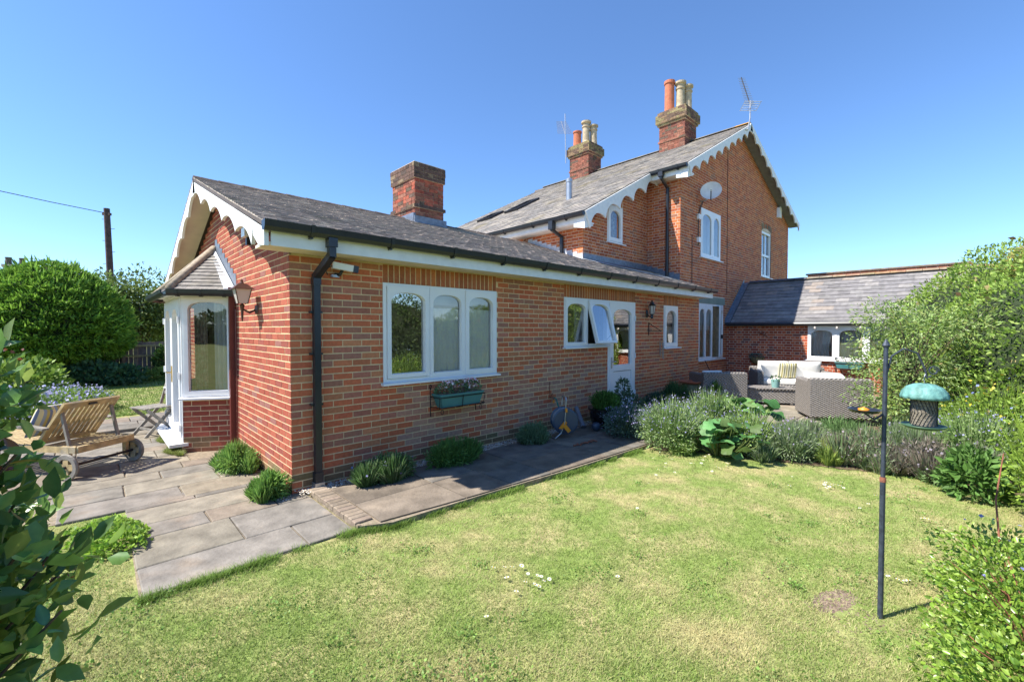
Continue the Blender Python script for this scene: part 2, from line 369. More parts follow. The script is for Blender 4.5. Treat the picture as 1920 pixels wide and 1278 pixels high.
# ------------------------------------------------------------ joinery
def arch(u0,u1,v0,v1,rise,n=14,e=2.3):
    c=(u0+u1)/2; hw=(u1-u0)/2; pts=[(u0,v0),(u1,v0)]
    for i in range(n+1):
        t=math.pi*i/n; x=math.cos(t); y=math.sin(t)
        X=math.copysign(abs(x)**(2/e),x); Y=abs(y)**(2/e)
        pts.append((c+hw*X,v1-rise+rise*Y))
    return pts
def sash(win,fr,u0,u1,v0,v1,fw=.055,rise=.1,n0=-.03,n1=.012,top=.075,e=2.3,m='white',name='sash',bot=None,gl='glass'):
    bot=bot or fw; a=(u0+fw,u1-fw,v0+bot,v1-top)
    h=arch(*a,rise,e=e); hf=arch(a[0]-.008,a[1]+.008,a[2]-.008,a[3]+.008,rise,e=e)
    s=MB().poly(fr,[(u0,v0),(u1,v0),(u1,v1),(u0,v1)],[h],n0,n1,holes_front=[hf]).build(name,M[m],win)
    MB().add([fr.p(a[0]-.01,a[2]-.01,n0+.018),fr.p(a[1]+.01,a[2]-.01,n0+.018),fr.p(a[1]+.01,a[3]+.01,n0+.018),fr.p(a[0]-.01,a[3]+.01,n0+.018)],[(0,1,2,3)]).build('pane',M[gl],win)
    return s
def frame(house,fr,u0,u1,v0,v1,divs,fw=.045,n0=-.07,n1=0,m='white',name='window',label=None):
    xs=[u0]+list(divs)+[u1]; holes=[]
    for i in range(len(xs)-1):
        a=xs[i]+(fw if i==0 else fw/2); b=xs[i+1]-(fw if i==len(xs)-2 else fw/2); holes.append([(a,v0+fw),(b,v0+fw),(b,v1-fw),(a,v1-fw)])
    return MB().poly(fr,[(u0,v0),(u1,v0),(u1,v1),(u0,v1)],holes,n0,n1).build(name,M[m],house,label=label)
def sill(win,fr,u0,u1,v,dep=.07,th=.035,m='white'):
    P=[fr.p(u,v-(th if k else 0)-(.012 if n>0 else 0)*(1-k),n) for k in(1,0) for n in(-.05,dep) for u in(u0-.03,u1+.03)]
    MB().add(P,[(0,2,3,1),(4,5,7,6),(2,6,7,3),(0,4,6,2),(1,3,7,5),(0,1,5,4)]).build('sill',M[m],win)
def curtain(win,fr,u0,u1,v0,v1,n=-.16,m='curtain',folds=9,amp=.02,taper=0):
    mb=MB(); k=folds*6; V=[];Fc=[]
    rows=6
    for j in range(rows+1):
        q=j/rows; v=v0+(v1-v0)*q
        for i in range(k+1):
            t=i/k; u=u0+(u1-u0)*(t*(1-taper*math.sin(math.pi*(1-q)*.7)))
            V.append(fr.p(u,v,n+amp*math.sin(t*folds*2*math.pi+q*.5)))
    for j in range(rows):
        for i in range(k):
            a=j*(k+1)+i; Fc.append((a,a+1,a+k+2,a+k+1))
    mb.add(V,Fc); return mb.build('curtain',M[m],win,smooth=True)
def scallop(house,fr,L,n,d0=.12,d1=.24,th=.03,m='whitewood',end=0,name='barge_board',u0=0):
    """board hanging below line v=0 of frame fr from u0..u0+L"""
    top=[];bot=[]; N=n*10
    for i in range(N+1):
        u=u0+L*i/N; fra=(i%10)/10 if i<N else 1.0
        d=d0+(d1-d0)*(1-math.sin(math.pi*fra)**.75)
        top.append((u,0)); bot.append((u,-d))
    mb=MB()
    for i in range(N):
        a,b,c,d=bot[i],bot[i+1],top[i+1],top[i]
        P=[fr.p(*q,0) for q in(a,b,c,d)]+[fr.p(*q,th) for q in(a,b,c,d)]
        F=[(4,5,6,7),(3,2,1,0),(0,1,5,4),(2,3,7,6)]
        if i==0: F.append((0,4,7,3))
        if i==N-1: F.append((1,2,6,5))
        mb.add(P,F)
    return mb.build(name,M[m],house)
def gutter(house,a,b,r=.055,m='black',brk=.8,out=(0,-1,0),name='gutter'):
    a=Vector(a);b=Vector(b);out=Vector(out); prof=[(0,0),(0,-.06),(.02,-.09),(.075,-.095),(.1,-.06),(.112,0),(.1,0),(.09,-.055),(.07,-.083),(.03,-.078),(.01,-.05),(.01,0)]
    V=[q+out*x+Vector((0,0,z)) for q in(a,b) for x,z in prof]; k=len(prof)
    F=[(i,(i+1)%k,(i+1)%k+k,i+k) for i in range(k)]
    F+=[tuple(range(6)),tuple(range(k,k+6))[::-1]]
    g=MB().add(V,F).build(name,M[m],house)
    L=(b-a).length; n=int(L/brk); d=(b-a)/max(n,1)
    for i in range(n):
        c=a+d*(i+.5); dd=d.normalized()*.018
        V=[q+out*x+Vector((0,0,z)) for q in(c-dd,c+dd) for x,z in [(0,.004),(0,-.10),(.022,-.103),(.082,-.105),(.108,-.066),(.12,.006)]]
        mb=MB().add(V,[(i,i+1,i+7,i+6) for i in range(5)]+[(0,1,2,3,4,5),(11,10,9,8,7,6)])
        mb.box(c+out*.03+Vector((0,0,-.112)),(.03,.05,.014) if abs(out.y)>.5 else (.05,.03,.014))
        mb.build('bracket',M[m],g)
    return g
def chimney(house,x0,x1,y0,y1,z0,z1,pal,bands=(),mname='brickold',cap=.02,label=None,dark=99,ct=None):
    core=MB(); core.box(((x0+x1)/2,(y0+y1)/2,(z0+z1)/2),(x1-x0-.006,y1-y0-.006,z1-z0))
    for (a,b,e) in bands: core.box(((x0+x1)/2,(y0+y1)/2,(a+b)/2),(x1-x0+2*e-.006,y1-y0+2*e-.006,b-a))
    c=core.build('chimney',M['mortarold'],house,label=label)
    segs=[]; z=z0
    for (a,b,e) in sorted(bands): 
        if a>z+.02: segs.append((z,a,0))
        segs.append((a,b,e)); z=b
    if z<z1-.02: segs.append((z,z1,0))
    mb=MB(); r=0
    for (a,b,e) in segs:
        X0,X1,Y0,Y1=x0-e,x1+e,y0-e,y1+e
        nr=max(1,round((b-a)/.075)); hh=(b-a)/nr
        for k in range(nr):
            v=a+k*hh; r+=1
            for fr,wd in ((Fr((X0,Y0,0),(1,0,0)),X1-X0),(Fr((X0,Y1,0),(0,-1,0)),Y1-Y0),(Fr((X1,Y1,0),(-1,0,0)),X1-X0),(Fr((X1,Y0,0),(0,1,0)),Y1-Y0)):
                u=-(r%2)*.11
                while u<wd:
                    w=random.choice((.215,.215,.1)); p=max(u,0);q=min(u+w,wd)
                    if q-p>.03: mb.fbox(fr,p,q,v+.004,v+hh-.004,-.02,.004+random.random()*.005,random.choice((ct or PAL_CT) if v>dark or (e>.03 and random.random()<.6) else pal),back=False)
                    u+=w+.01
    mb.build('brick',M[mname],c,kind='stuff'); return c
def pot(ch,x,y,z,h,r,m):
    if m=='terra': prof=[(r,0),(r*.95,h*.9),(r*1.12,h*.91),(r*1.12,h),(r*.85,h),(r*.8,h*.6)]
    else: prof=[(r*1.05,0),(r*.95,h*.15),(r*.9,h*.72),(r*1.08,h*.74),(r*1.08,h*.79),(r*.88,h*.81),(r*.9,h*.9),(r*1.28,h*.93),(r*1.28,h),(r*.8,h),(r*.75,h*.7)]
    MB().lathe((x,y,z),prof,18).build('chimney_pot',M[m],ch,smooth=False)
# ------------------------------------------------------------ foliage
def rnd_unit(n):
    v=rng.normal(size=(n,3)); return v/np.linalg.norm(v,axis=1,keepdims=True)
def pick(pal,n,amp=.25):
    p=np.array(pal)[rng.integers(0,len(pal),n)]; return p*(1+rng.uniform(-amp,amp,(n,1)))
def leafcloud(name,P,Nrm,size,pal,parent=None,m='leaf',aspect=.5,spread=.8,amp=.25,droop=.0,hi=False,**kw):
    n=len(P); P=np.asarray(P); D=np.asarray(Nrm)+rnd_unit(n)*spread; D[:,2]-=droop; D/=np.linalg.norm(D,axis=1,keepdims=True)
    S=np.cross(D,rnd_unit(n)); S/=np.linalg.norm(S,axis=1,keepdims=True)+1e-9; B=np.cross(D,S)
    L=(size*rng.uniform(.6,1.35,n))[:,None]; W=L*aspect*.5
    if hi:
        V=np.stack([P,P+D*L*.28+S*W*.85+B*L*.05,P+D*L*.62+S*W*.9+B*L*.03,P+D*L-B*L*.16,P+D*L*.62-S*W*.9+B*L*.03,P+D*L*.28-S*W*.85+B*L*.05,P+D*L*.45-B*L*.05],1).reshape(-1,3)
        i=np.arange(n)*7; Fi=np.stack([i,i+1,i+6,i+1,i+2,i+6,i+2,i+3,i+6,i+3,i+4,i+6,i+4,i+5,i+6,i+5,i,i+6],1).ravel()
        return raw(name,V,Fi,3,M[m],np.repeat(pick(pal,n,amp),7,axis=0),parent,**kw)
    V=np.stack([P,P+D*L*.45+S*W-B*L*.06,P+D*L,P+D*L*.45-S*W-B*L*.06],1).reshape(-1,3)
    idx=np.arange(n)*4; Fi=np.stack([idx,idx+1,idx+2,idx,idx+2,idx+3],1).ravel()
    T=np.repeat(pick(pal,n,amp),4,axis=0)
    return raw(name,V,Fi,3,M[m],T,parent,**kw)
def shell(n,c,r,thick=.25,zmin=None,noise=.12,fr=2.0):
    d=rnd_unit(n); rr=1-thick*rng.random(n)**1.6
    ph=rng.uniform(0,6,3)
    bump=1+noise*(np.sin(d[:,0]*fr*3+ph[0])*np.sin(d[:,1]*fr*3+ph[1])+np.sin(d[:,2]*fr*4+ph[2]+d[:,0]*5))*.7
    P=np.array(c)+d*np.array(r)*(rr*bump)[:,None]
    Nn=d/np.array(r); Nn/=np.linalg.norm(Nn,axis=1,keepdims=True)
    if zmin is not None: k=P[:,2]>zmin; P=P[k];Nn=Nn[k]
    return P,Nn
def multi(specs,zmin=.03,**k):
    A=[shell(n,c,r,zmin=zmin,**k) for n,c,r in specs]; return np.vstack([a[0] for a in A]),np.vstack([a[1] for a in A])
def coremesh(parent,specs,name='light_block_core',k=.8,m='core'):  # dark solid hulls added inside the leaves to block light
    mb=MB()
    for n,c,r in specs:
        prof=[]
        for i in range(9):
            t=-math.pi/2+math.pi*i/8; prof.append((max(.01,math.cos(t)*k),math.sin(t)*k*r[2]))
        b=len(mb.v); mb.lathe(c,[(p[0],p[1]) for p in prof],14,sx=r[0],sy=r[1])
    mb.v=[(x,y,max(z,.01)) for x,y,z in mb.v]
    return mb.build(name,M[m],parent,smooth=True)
def spikes(name,c,n,R0,H,pal,parent=None,w=.006,lean=.5,m='leaf',tip=None,tipn=0,tipsize=.015,base=.4,amp=.3,segs=1,hv=.35,ry=None,**kw):
    c=np.array(c); a=rng.uniform(0,2*math.pi,n); rr=np.sqrt(rng.random(n)); ry=ry or R0
    B=np.stack([np.cos(a)*rr*R0*base,np.sin(a)*rr*ry*base,np.zeros(n)],1)
    prof=np.sqrt(np.clip(1-.75*rr**2,0.1,1)); h=H*prof*rng.uniform(1-hv,1.1,n)
    T=np.stack([np.cos(a)*rr*R0,np.sin(a)*rr*ry,h],1)+rng.normal(size=(n,3))*[.03*R0/.3,.03*R0/.3,0]
    mid=(B+T)*.5; mid[:,2]+=h*.12; 
    sd=np.cross(T-B,rnd_unit(n)); sd/=np.linalg.norm(sd,axis=1,keepdims=True)+1e-9; ww=w*rng.uniform(.7,1.3,n)[:,None]
    V=np.stack([B-sd*ww*.4,B+sd*ww*.4,mid-sd*ww,mid+sd*ww,T],1).reshape(-1,3)+c
    i=np.arange(n)*5; Fi=np.stack([i,i+1,i+3,i,i+3,i+2,i+2,i+3,i+4],1).ravel()
    o=raw(name,V,Fi,3,M[m],np.repeat(pick(pal,n,amp),5,axis=0),parent,**kw)
    return o,T+c
def dots(name,P,size,pal,parent,m='flower',**kw):
    leafcloud(name,P,rnd_unit(len(P)),size,pal,parent,m=m,aspect=.9,spread=1.2,**kw)
# ============================================================ SETTING: ground
PAL_B=mixpal([(.50,.14,.065),(.54,.18,.085),(.46,.12,.06),(.54,.215,.105),(.42,.16,.105)],16,.16,extra=[(.37,.165,.115),(.36,.16,.105)])  # long-wall brick; extra brightness put into the colour to lift its shade
PAL_G=mixpal([(.33,.085,.055),(.37,.105,.065),(.30,.075,.048),(.28,.08,.06)],14,.14,extra=[(.28,.12,.10)])  # gable brick, redder; colour also darkened to offset the sun on it
PAL_M=mixpal([(.50,.15,.055),(.46,.125,.048),(.52,.18,.07),(.42,.11,.048)],16,.15,extra=[(.32,.14,.09)])
PAL_W=mixpal([(.46,.115,.05),(.41,.095,.04),(.48,.14,.065),(.34,.075,.04)],14,.16,extra=[(.22,.085,.065)])
PAL_S=mixpal([(.50,.17,.065),(.43,.135,.06),(.38,.13,.06)],8,.12)
PAL_C=mixpal([(.25,.095,.065),(.21,.08,.06),(.28,.125,.085)],10,.2,extra=[(.13,.085,.065),(.12,.085,.06)])
PAL_CT=mixpal([(.17,.115,.08),(.21,.14,.085),(.13,.085,.065),(.22,.18,.09)],8,.2)
PAL_TILE=mixpal([(.40,.33,.28),(.36,.30,.26),(.44,.37,.31),(.47,.41,.34),(.32,.27,.24)],16,.12)
PAL_SL=mixpal([(.23,.205,.185),(.27,.24,.21),(.20,.185,.17),(.31,.275,.23)],14,.16)
PAL_WS=mixpal([(.20,.19,.185),(.175,.165,.165),(.23,.215,.205)],10,.14,extra=[(.26,.22,.19)])
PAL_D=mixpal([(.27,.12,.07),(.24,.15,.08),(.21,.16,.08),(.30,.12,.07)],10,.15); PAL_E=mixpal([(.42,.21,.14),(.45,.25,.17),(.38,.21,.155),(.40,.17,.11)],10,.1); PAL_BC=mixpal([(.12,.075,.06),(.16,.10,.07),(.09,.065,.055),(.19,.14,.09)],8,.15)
lawn=MB().add([(-150,-150,0),(150,-150,0),(150,150,0),(-150,150,0)],[(0,1,2,3)]).build('lawn',M['lawn'],kind='structure')
# lower patio (L-shaped) base + flagstones; path slab
patio=MB().add([(-1.32,-1.27,.006),(.13,-1.24,.006),(.13,.1,.006),(1.2,.5,.006),(1.2,7.6,.006),(-1.2,5.9,.006),(-3.6,5.2,.006),(-3.4,1.1,.006),(-1.75,.72,.006),(-1.3,.68,.006)],[tuple(range(10))]).build('patio',M['joint'],kind='structure')
PAL_F=[(.215,.19,.15),(.195,.175,.15),(.245,.21,.155),(.18,.165,.14),(.23,.205,.16),(.215,.175,.135),(.20,.18,.155)]
def inpoly(x,y,P):
    c=False
    for i in range(len(P)):
        x1,y1=P[i];x2,y2=P[(i+1)%len(P)]
        if (y1>y)!=(y2>y) and x<(x2-x1)*(y-y1)/(y2-y1)+x1: c=not c
    return c
def slab(parent,x0,x1,y0,y1,z0,z1,col,name='paving_stone',j=.007,clip=None):
    a=[(x0+j,y0+j),(x1-j,y0+j),(x1-j,y1-j),(x0+j,y1-j)]
    mb=MB(); b=.008; jit=[(random.uniform(-.004,.004),random.uniform(-.004,.004)) for _ in a]; dz=random.uniform(-.002,.003)
    o=[(p[0]+q[0],p[1]+q[1]) for p,q in zip(a,jit)]; cx=sum(p[0] for p in o)/4; cy=sum(p[1] for p in o)/4
    ins=[(cx+(p[0]-cx)*(1-b/(abs(p[0]-cx)+.01)),cy+(p[1]-cy)*(1-b/(abs(p[1]-cy)+.01))) for p in o]
    V=[(p[0],p[1],z0) for p in o]+[(p[0],p[1],z1-.006+dz) for p in o]+[(p[0],p[1],z1+dz+random.uniform(-.001,.001)) for p in ins]
    F=[(8,9,10,11)]+[(i,(i+1)%4,(i+1)%4+4,i+4) for i in range(4)]+[(i+4,(i+1)%4+4,(i+1)%4+8,i+8) for i in range(4)]
    mb.add(V,F,col); return mb.build(name,M['stone'],parent)
rs=random.Random(11)
def flagrows(y,ylimit,xl,xr,z=.024):
    while y<ylimit:
        h=rs.choice((.30,.34,.46,.46,.58)); x=xl(y+h/2)
        while x<xr(y+h/2):
            w=rs.choice((.56,.7,.85,.95,1.05)); e=min(x+w,xr(y+h/2))
            if xr(y+h/2)-e<.22: e=xr(y+h/2)
            k=rs.uniform(.85,1.12); c=tuple(q*k for q in rs.choice(PAL_F))
            slab(patio,x,e,y,y+h,.0,z,c)
            x=e
        y+=h
flagrows(-1.25,.6,lambda y:-1.31,lambda y:.12 if y<.0 else -.02)
flagrows(.68,4.95,lambda y:-1.78-(.35*max(0,y-1.2) if y<4 else 1.1),lambda y:-.03 if y<2.3 else -.56)
flagrows(4.97,6.2,lambda y:-2.3+max(0,(y-5.6))*1.0,lambda y:.5,z=.075)
flagrows(6.2,7.0,lambda y:-.9+max(0,(y-6.2))*1.0,lambda y:1.2,z=.075)
path=MB()
PP=[(.14,-1.28),(.40,-1.41),(1.43,-1.46),(2.7,-1.56),(4.3,-1.62),(7.2,-1.75),(7.6,-3.2),(13.2,-3.6),(13.2,.5),(9.9,.5),(9.9,-.1),(.14,-.1)]
path.add([(x,y,0) for x,y in PP]+[(x,y,.05) for x,y in PP],[tuple(range(12,24))]+[(i,(i+1)%12,(i+1)%12+12,i+12) for i in range(12)])
path=path.build('path',M['joint'],kind='structure')
def pathfront(x): 
    xs=[.14,.40,1.43,2.7,4.3,7.2]; ys=[-1.28,-1.41,-1.46,-1.56,-1.62,-1.75]
    return float(np.interp(x,xs,ys))
# brick step edge
for i in range(14):
    y=-1.24+i*.082; 
    if y>-.16: break
    k=rs.uniform(.8,1.15); slab(path,.13,.30,y,y+.082,.03,.072,tuple(q*k for q in rs.choice([(.24,.19,.14),(.22,.17,.13),(.25,.20,.15)])),name='edging_brick',j=.004)
mb=MB(); mb.box((.15,-.72,.03),(.03,1.12,.05)); mb.build('step_riser',M['joint'],path)
x=.31
while x<7.2:
    w=rs.choice((.6,.85,.9,1.1)); y1=-.22; 
    ym=rs.choice((-.7,-.82,-.95))
    e=x+w
    for (a,b) in ((ym,y1),(None,ym)):
        k=rs.uniform(.62,.95); c=tuple(q*k for q in rs.choice(PAL_F[:2]+PAL_F[3:4]+PAL_F[5:]))
        if a is not None: slab(path,x,e,a,b,.03,.064,c)
        else:
            f0=pathfront(x)+.02; f1=pathfront(e)+.02; j=.006
            V=[(x+j,f0,.0),(e-j,f1,.0),(e-j,b-j,.0),(x+j,b-j,.0),(x+j,f0,.064),(e-j,f1,.064),(e-j,b-j,.064),(x+j,b-j,.064)]
            MB().add(V,[(4,5,6,7),(0,1,5,4),(1,2,6,5),(2,3,7,6),(3,0,4,7)],c).build('paving_stone',M['stone'],path)
    x=e
y=-.2
for yy in np.arange(-3.4,.45,.75):
    xx=7.6+(0 if yy<-1 else .1)
    while xx<13.1:
        w=rs.choice((.6,.75,.9)); e=min(xx+w,13.1); k=rs.uniform(.9,1.1)
        if not (yy+.4>-.05 and xx<9.9): slab(path,xx,e,float(yy),float(yy)+.75,.03,.064,tuple(q*k*1.05 for q in rs.choice(PAL_F)))
        xx=e
# gravel margin along wall
def pebbles(name,n,fx,parent=None,**kw):
    V=[];Fi=[];T=[]; 
    octv=np.array([(1,0,0),(0,1,0),(-1,0,0),(0,-1,0),(0,0,1)],float); of=[(0,1,4),(1,2,4),(2,3,4),(3,0,4)]
    A=[]
    for i in range(n):
        x,y,z=fx(); s=random.uniform(.006,.016); a=random.uniform(0,6.28); ca,sa=math.cos(a),math.sin(a)
        q=octv*np.array([s,s*random.uniform(.6,1),s*.7]); q=np.stack([q[:,0]*ca-q[:,1]*sa+x,q[:,0]*sa+q[:,1]*ca+y,q[:,2]+z],1)
        V.append(q); Fi.extend([i*5+k for f in of for k in f]); c=np.array(random.choice([(.45,.40,.33),(.55,.52,.48),(.35,.30,.25),(.62,.58,.5),(.38,.28,.2)]))
        T.append(np.tile(c,(5,1)))
    return raw(name,np.vstack(V),Fi,3,M['gravel'],np.vstack(T),parent,**kw)
pebbles('gravel',2600,lambda:(random.uniform(.02,5.2),random.uniform(-.2,-.01),.055),path,kind='stuff')
pebbles('gravel',900,lambda:((lambda t:(random.uniform(-.14,0)-.02,t,.02))(random.uniform(-.15,2.4))),patio,kind='stuff')
bp=[(4.40,-1.74),(4.80,-2.4),(5.15,-3.35),(5.33,-3.9),(5.64,-4.45),(5.55,-7)]; fe_=[]
for (x0,y0),(x1,y1) in zip(bp,bp[1:]):
    for i in range(12): q=i/12; fe_.append((x0+(x1-x0)*q+rs.uniform(-.035,.035),y0+(y1-y0)*q,.007))
bed=MB().add(fe_+[(13.1,-7,.007),(13.1,-3.62,.007),(7.55,-3.22,.007),(7.15,-1.77,.007)],[tuple(range(len(fe_)+4))]).build('flower_bed',M['soil'],kind='structure')
bed2=MB().add([(-5,6.2,.012),(-1.9,6.8,.012),(-1.4,8.6,.012),(-2.3,10.5,.012),(-5.5,10,.012)],[(0,1,2,3,4)]).build('flower_bed',M['soil'],kind='structure')
# ============================================================ BUNGALOW EXTENSION
B=thing('bungalow','single storey red brick extension with brown tiled roof, scalloped white gable boards and bay','house',world=True)
LW=9.93; GW=6.72; RZ=4.06; RY=3.36; EY=-.34; EZ=2.755
kr=(RZ-EZ)/(RY-EY); 
fS=Fr((0,0,0),(1,0,0)); fG=Fr((0,0,0),(0,-1,0)); # gable: u=-y
opS=[(1.05,2.89,1.11,2.33),(4.465,5.80,1.455,2.33),(5.80,6.80,.08,2.33),(8.04,8.73,1.35,2.32)]
wS=wallpart(B,fS,[(.004,0),(LW-.004,0),(LW-.004,2.62),(.004,2.62)],opS,M['mortar'])
sol=[(1.05,2.89,2.335,2.56),(4.465,6.80,2.335,2.56),(8.04,8.73,2.325,2.56)]
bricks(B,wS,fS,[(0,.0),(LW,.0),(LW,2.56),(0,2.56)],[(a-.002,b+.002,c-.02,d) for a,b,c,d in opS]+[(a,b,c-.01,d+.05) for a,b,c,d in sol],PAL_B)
for a,b,c,d in sol: soldiers(B,wS,fS,a,b,c,d-.01,PAL_S)
gz=lambda y: 2.60+ (kr*min(y,GW-y) if 0<=y<=GW else 0)
opG=[(-4.9,-2.52,0,2.33)]
wG=wallpart(B,fG,[(-GW,0),(-.008,0),(-.008,2.6),(-RY,2.6+kr*RY-.05),(-GW,2.6)],[(-4.84,-2.56,.02,2.3)],M['mortar'])
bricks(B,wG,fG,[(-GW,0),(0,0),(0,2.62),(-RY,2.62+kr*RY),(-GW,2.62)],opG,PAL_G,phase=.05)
# end, back walls, floor, interior
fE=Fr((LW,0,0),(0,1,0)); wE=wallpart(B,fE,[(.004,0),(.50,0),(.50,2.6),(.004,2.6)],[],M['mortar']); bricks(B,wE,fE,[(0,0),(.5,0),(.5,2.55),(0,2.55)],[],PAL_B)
mb=MB(); mb.box((5,GW-.1,1.3),(9.9,.2,2.6)); mb.box((9.8,3.6,1.3),(.2,6.0,2.6)); buildsplit(mb,'back_wall',M['interior'],B)
mb=MB(); mb.box((4.9,3.3,.09),(9.6,6.3,.04)); mb.build('floor',M['darkfloor'],B)
mb=MB(); mb.box((3.4,3.3,1.3),(.1,6.2,2.55)); mb.box((7.3,3.3,1.3),(.1,6.2,2.55)); mb.box((4.9,3.3,2.6),(9.6,6.2,.03)); mb.box((5.3,2.6,1.3),(3.9,.1,2.5)); buildsplit(mb,'inner_wall',M['interior'],B)
# roof
UX0=-.33; UX1=9.9
n_=Vector((0,-kr,1)).normalized()
fRs=Fr((UX0,EY,EZ+.02),(1,0,0),(0,1,kr)); SL=math.hypot(RY-EY,RZ-EZ)
fRn=Fr((UX1,2*RY-EY,EZ+.02),(-1,0,0),(0,-1,kr)); RL=UX1-UX0
mb=MB(); mb.fbox(fRs,0,RL,.03,SL,-.05,-.004); mb.fbox(fRn,0,RL,.03,SL+.0,-.052,-.004)
rf=mb.build('roof',M['darkfloor'],B)
tiles(B,rf,fRs,[(0,0),(RL,0),(RL,SL),(0,SL)],PAL_TILE,'slate',.165,.1)
tiles(B,rf,fRn,[(0,0),(RL,0),(RL,SL),(0,SL)],PAL_TILE,'slate',.165,.1)
x=UX0
while x<5.6:
    e=min(x+.33,5.6); P=[]
    if not (3.25<(x+e)/2<4.0):
        k=random.uniform(.7,1.1); mb=MB(); rr=.085
        for q in(x,e-.012):
            for i in range(6):
                a=R(28)+R(124)*i/5; P.append((q,RY-rr*1.25*math.cos(a),RZ-.035+rr*math.sin(a)+(.008 if q==x else 0)))
        mb.add(P,[(i,i+1,i+7,i+6) for i in range(5)]+[(0,1,2,3,4,5),(11,10,9,8,7,6)],tuple(c*k for c in(.11,.085,.07))).build('ridge_tile',M['slate'],rf)
    x=e
MB().add([(UX0+.001,RY-.09,RZ-.22),(UX0+.001,RY+.09,RZ-.22),(UX0+.001,RY+.06,RZ-.03),(UX0+.001,RY,RZ-.012),(UX0+.001,RY-.06,RZ-.03)]+[(UX0+.034,y,z) for y,z in((RY-.09,RZ-.22),(RY+.09,RZ-.22),(RY+.06,RZ-.03),(RY,RZ-.012),(RY-.06,RZ-.03))],[(0,1,2,3,4),(9,8,7,6,5)]+[(i,(i+1)%5,(i+1)%5+5,i+5) for i in range(5)]).build('apex_block',M['whitewood'],B)
# soffits, fascia
for q,w in((EY/2-.02,abs(EY)-.01),(GW+.17,.3)): MB().box((4.78,q,2.575),(10.2,w,.03)).build('soffit',M['cream'],B)
for q in(EY-.012,2*RY-EY+.012): MB().box((4.815,q,2.655),(10.17,.024,.2)).build('fascia',M['whitewood'],B)
MB().fbox(fRs,.03,.33,.05,SL-.02,-.10,-.062).build('verge_soffit',M['cream'],B); MB().fbox(fRn,RL-.33,RL-.03,.05,SL-.02,-.102,-.062).build('verge_soffit',M['cream'],B)
# barge boards (frame in plane x=UX0, N=-X): U for N=-X is -Y ; slope boards
fb1=Fr((UX0+.035,RY,RZ-.02),(0,-1,-kr),(0,-kr,1)); 
scallop(B,fb1,SL-.36,5,.14,.25,.035)
fb2=Fr((UX0+.035,2*RY-EY,EZ-.02),(0,-1,kr),(0,kr,1)); scallop(B,fb2,SL-.30,5,.14,.25,.035,u0=.36)
for yy,s in((EY,1),(2*RY-EY,-1)):
    mb=MB()
    P=[(UX0,yy-s*.024,2.55),(UX0,yy+s*.17,2.58),(UX0,yy+s*.35,2.70),(UX0,yy+s*.35,EZ+kr*.35-.02),(UX0,yy-s*.024,EZ-.03)]
    mb.add(P+[(UX0+.04,b,c) for a,b,c in P],[(0,1,2,3,4),(9,8,7,6,5)]+[(i,(i+1)%5,(i+1)%5+5,i+5) for i in range(5)]); mb.build('box_end',M['whitewood'],B)
gutter(B,(UX0-.02,EY-.025,2.775),(9.98,EY-.025,2.775),brk=.82)
# downpipe near corner (square)
mb=MB(); r=.068
mb.beam((.28,EY-.07,2.69),(.28,EY-.07,2.60),r*1.35,r*1.35); mb.beam((.28,EY-.07,2.60),(.28,EY-.07,2.50),r,r); mb.beam((.28,EY-.07,2.52),(.25,-.06,2.33),r,r); mb.beam((.25,-.055,2.36),(.25,-.055,.13),r,r)
mb.beam((.25,-.055,2.32),(.25,-.055,2.24),r*1.2,r*1.2); mb.beam((.25,-.055,.22),(.25,-.055,.10),r*1.25,r*1.25)
dp=mb.build('downpipe',M['blackpipe'],B)
for z in(1.95,.95,1.5): mb=MB(); mb.box((.25,-.03,z),(.13,.05,.022)); mb.build('pipe_clip',M['blackpipe'],dp)
mb=MB(); mb.box((.25,-.06,.05),(.10,.10,.12)); mb.build('drain_collar',M['metalgrey'],dp)
# red downpipe beside bay
mb=MB(); mb.beam((-.05,2.36,2.33),(-.05,2.36,.10),.07,.07); mb.beam((-.05,2.36,2.36),(-.05,2.36,2.30),.09,.09); dr=mb.build('downpipe',M['redpipe'],B,label='dark red square downpipe beside the bay')
mb=MB(); mb.tube([(-.02,2.26,2.05),(-.02,2.25,.15)],.009,6); mb.build('cable',M['redpipe'],B)
# chimney
chimney(B,3.33,4.02,2.98,3.88,3.7,5.17,PAL_C+PAL_G[:6],bands=((4.86,5.0,.03),(5.0,5.17,.035),(4.26,4.33,.035)),dark=4.84,ct=PAL_BC)
MB().box((3.675,3.43,5.175),(.74,.95,.02)).build('chimney_cap',M['mortarold'],B)
mb=MB(); mb.box((3.675,2.945,3.93),(.78,.06,.3)); mb.box((3.30,3.3,4.02),(.05,.7,.24)); mb.add([(3.27,2.85,3.905),(4.08,2.85,3.905),(4.08,2.97,4.0),(3.27,2.97,4.0)],[(0,1,2,3)]); mb.build('chimney_flashing',M['lead'],B)
# --- windows on long wall
def litwin(house,fr,u0,u1,v0,v1,divs,rise=.1,**k):
    w=frame(house,fr,u0,u1,v0,v1,divs); xs=[u0]+list(divs)+[u1]
    for i in range(len(xs)-1):
        sash(w,fr,xs[i]+(.03 if i==0 else .012),xs[i+1]-(.03 if i==len(xs)-2 else .012),v0+.03,v1-.03,rise=rise,**k)
    return w
w1=frame(B,fS,1.05,2.89,1.11,2.33,(1.70,2.29),n1=.012)
sash(w1,fS,1.10,1.69,1.16,2.30,gl='reflglass',fw=.06,rise=.13,n0=-.04,n1=.028,top=.085,e=2.5)
sash(w1,fS,1.715,2.28,1.14,2.31,fw=.06,rise=.13,n0=-.04,n1=.018,top=.09,e=2.5)
sash(w1,fS,2.30,2.86,1.14,2.31,fw=.065,rise=.13,n0=-.04,n1=.03,top=.095,e=2.5)
sill(w1,fS,1.05,2.89,1.115)
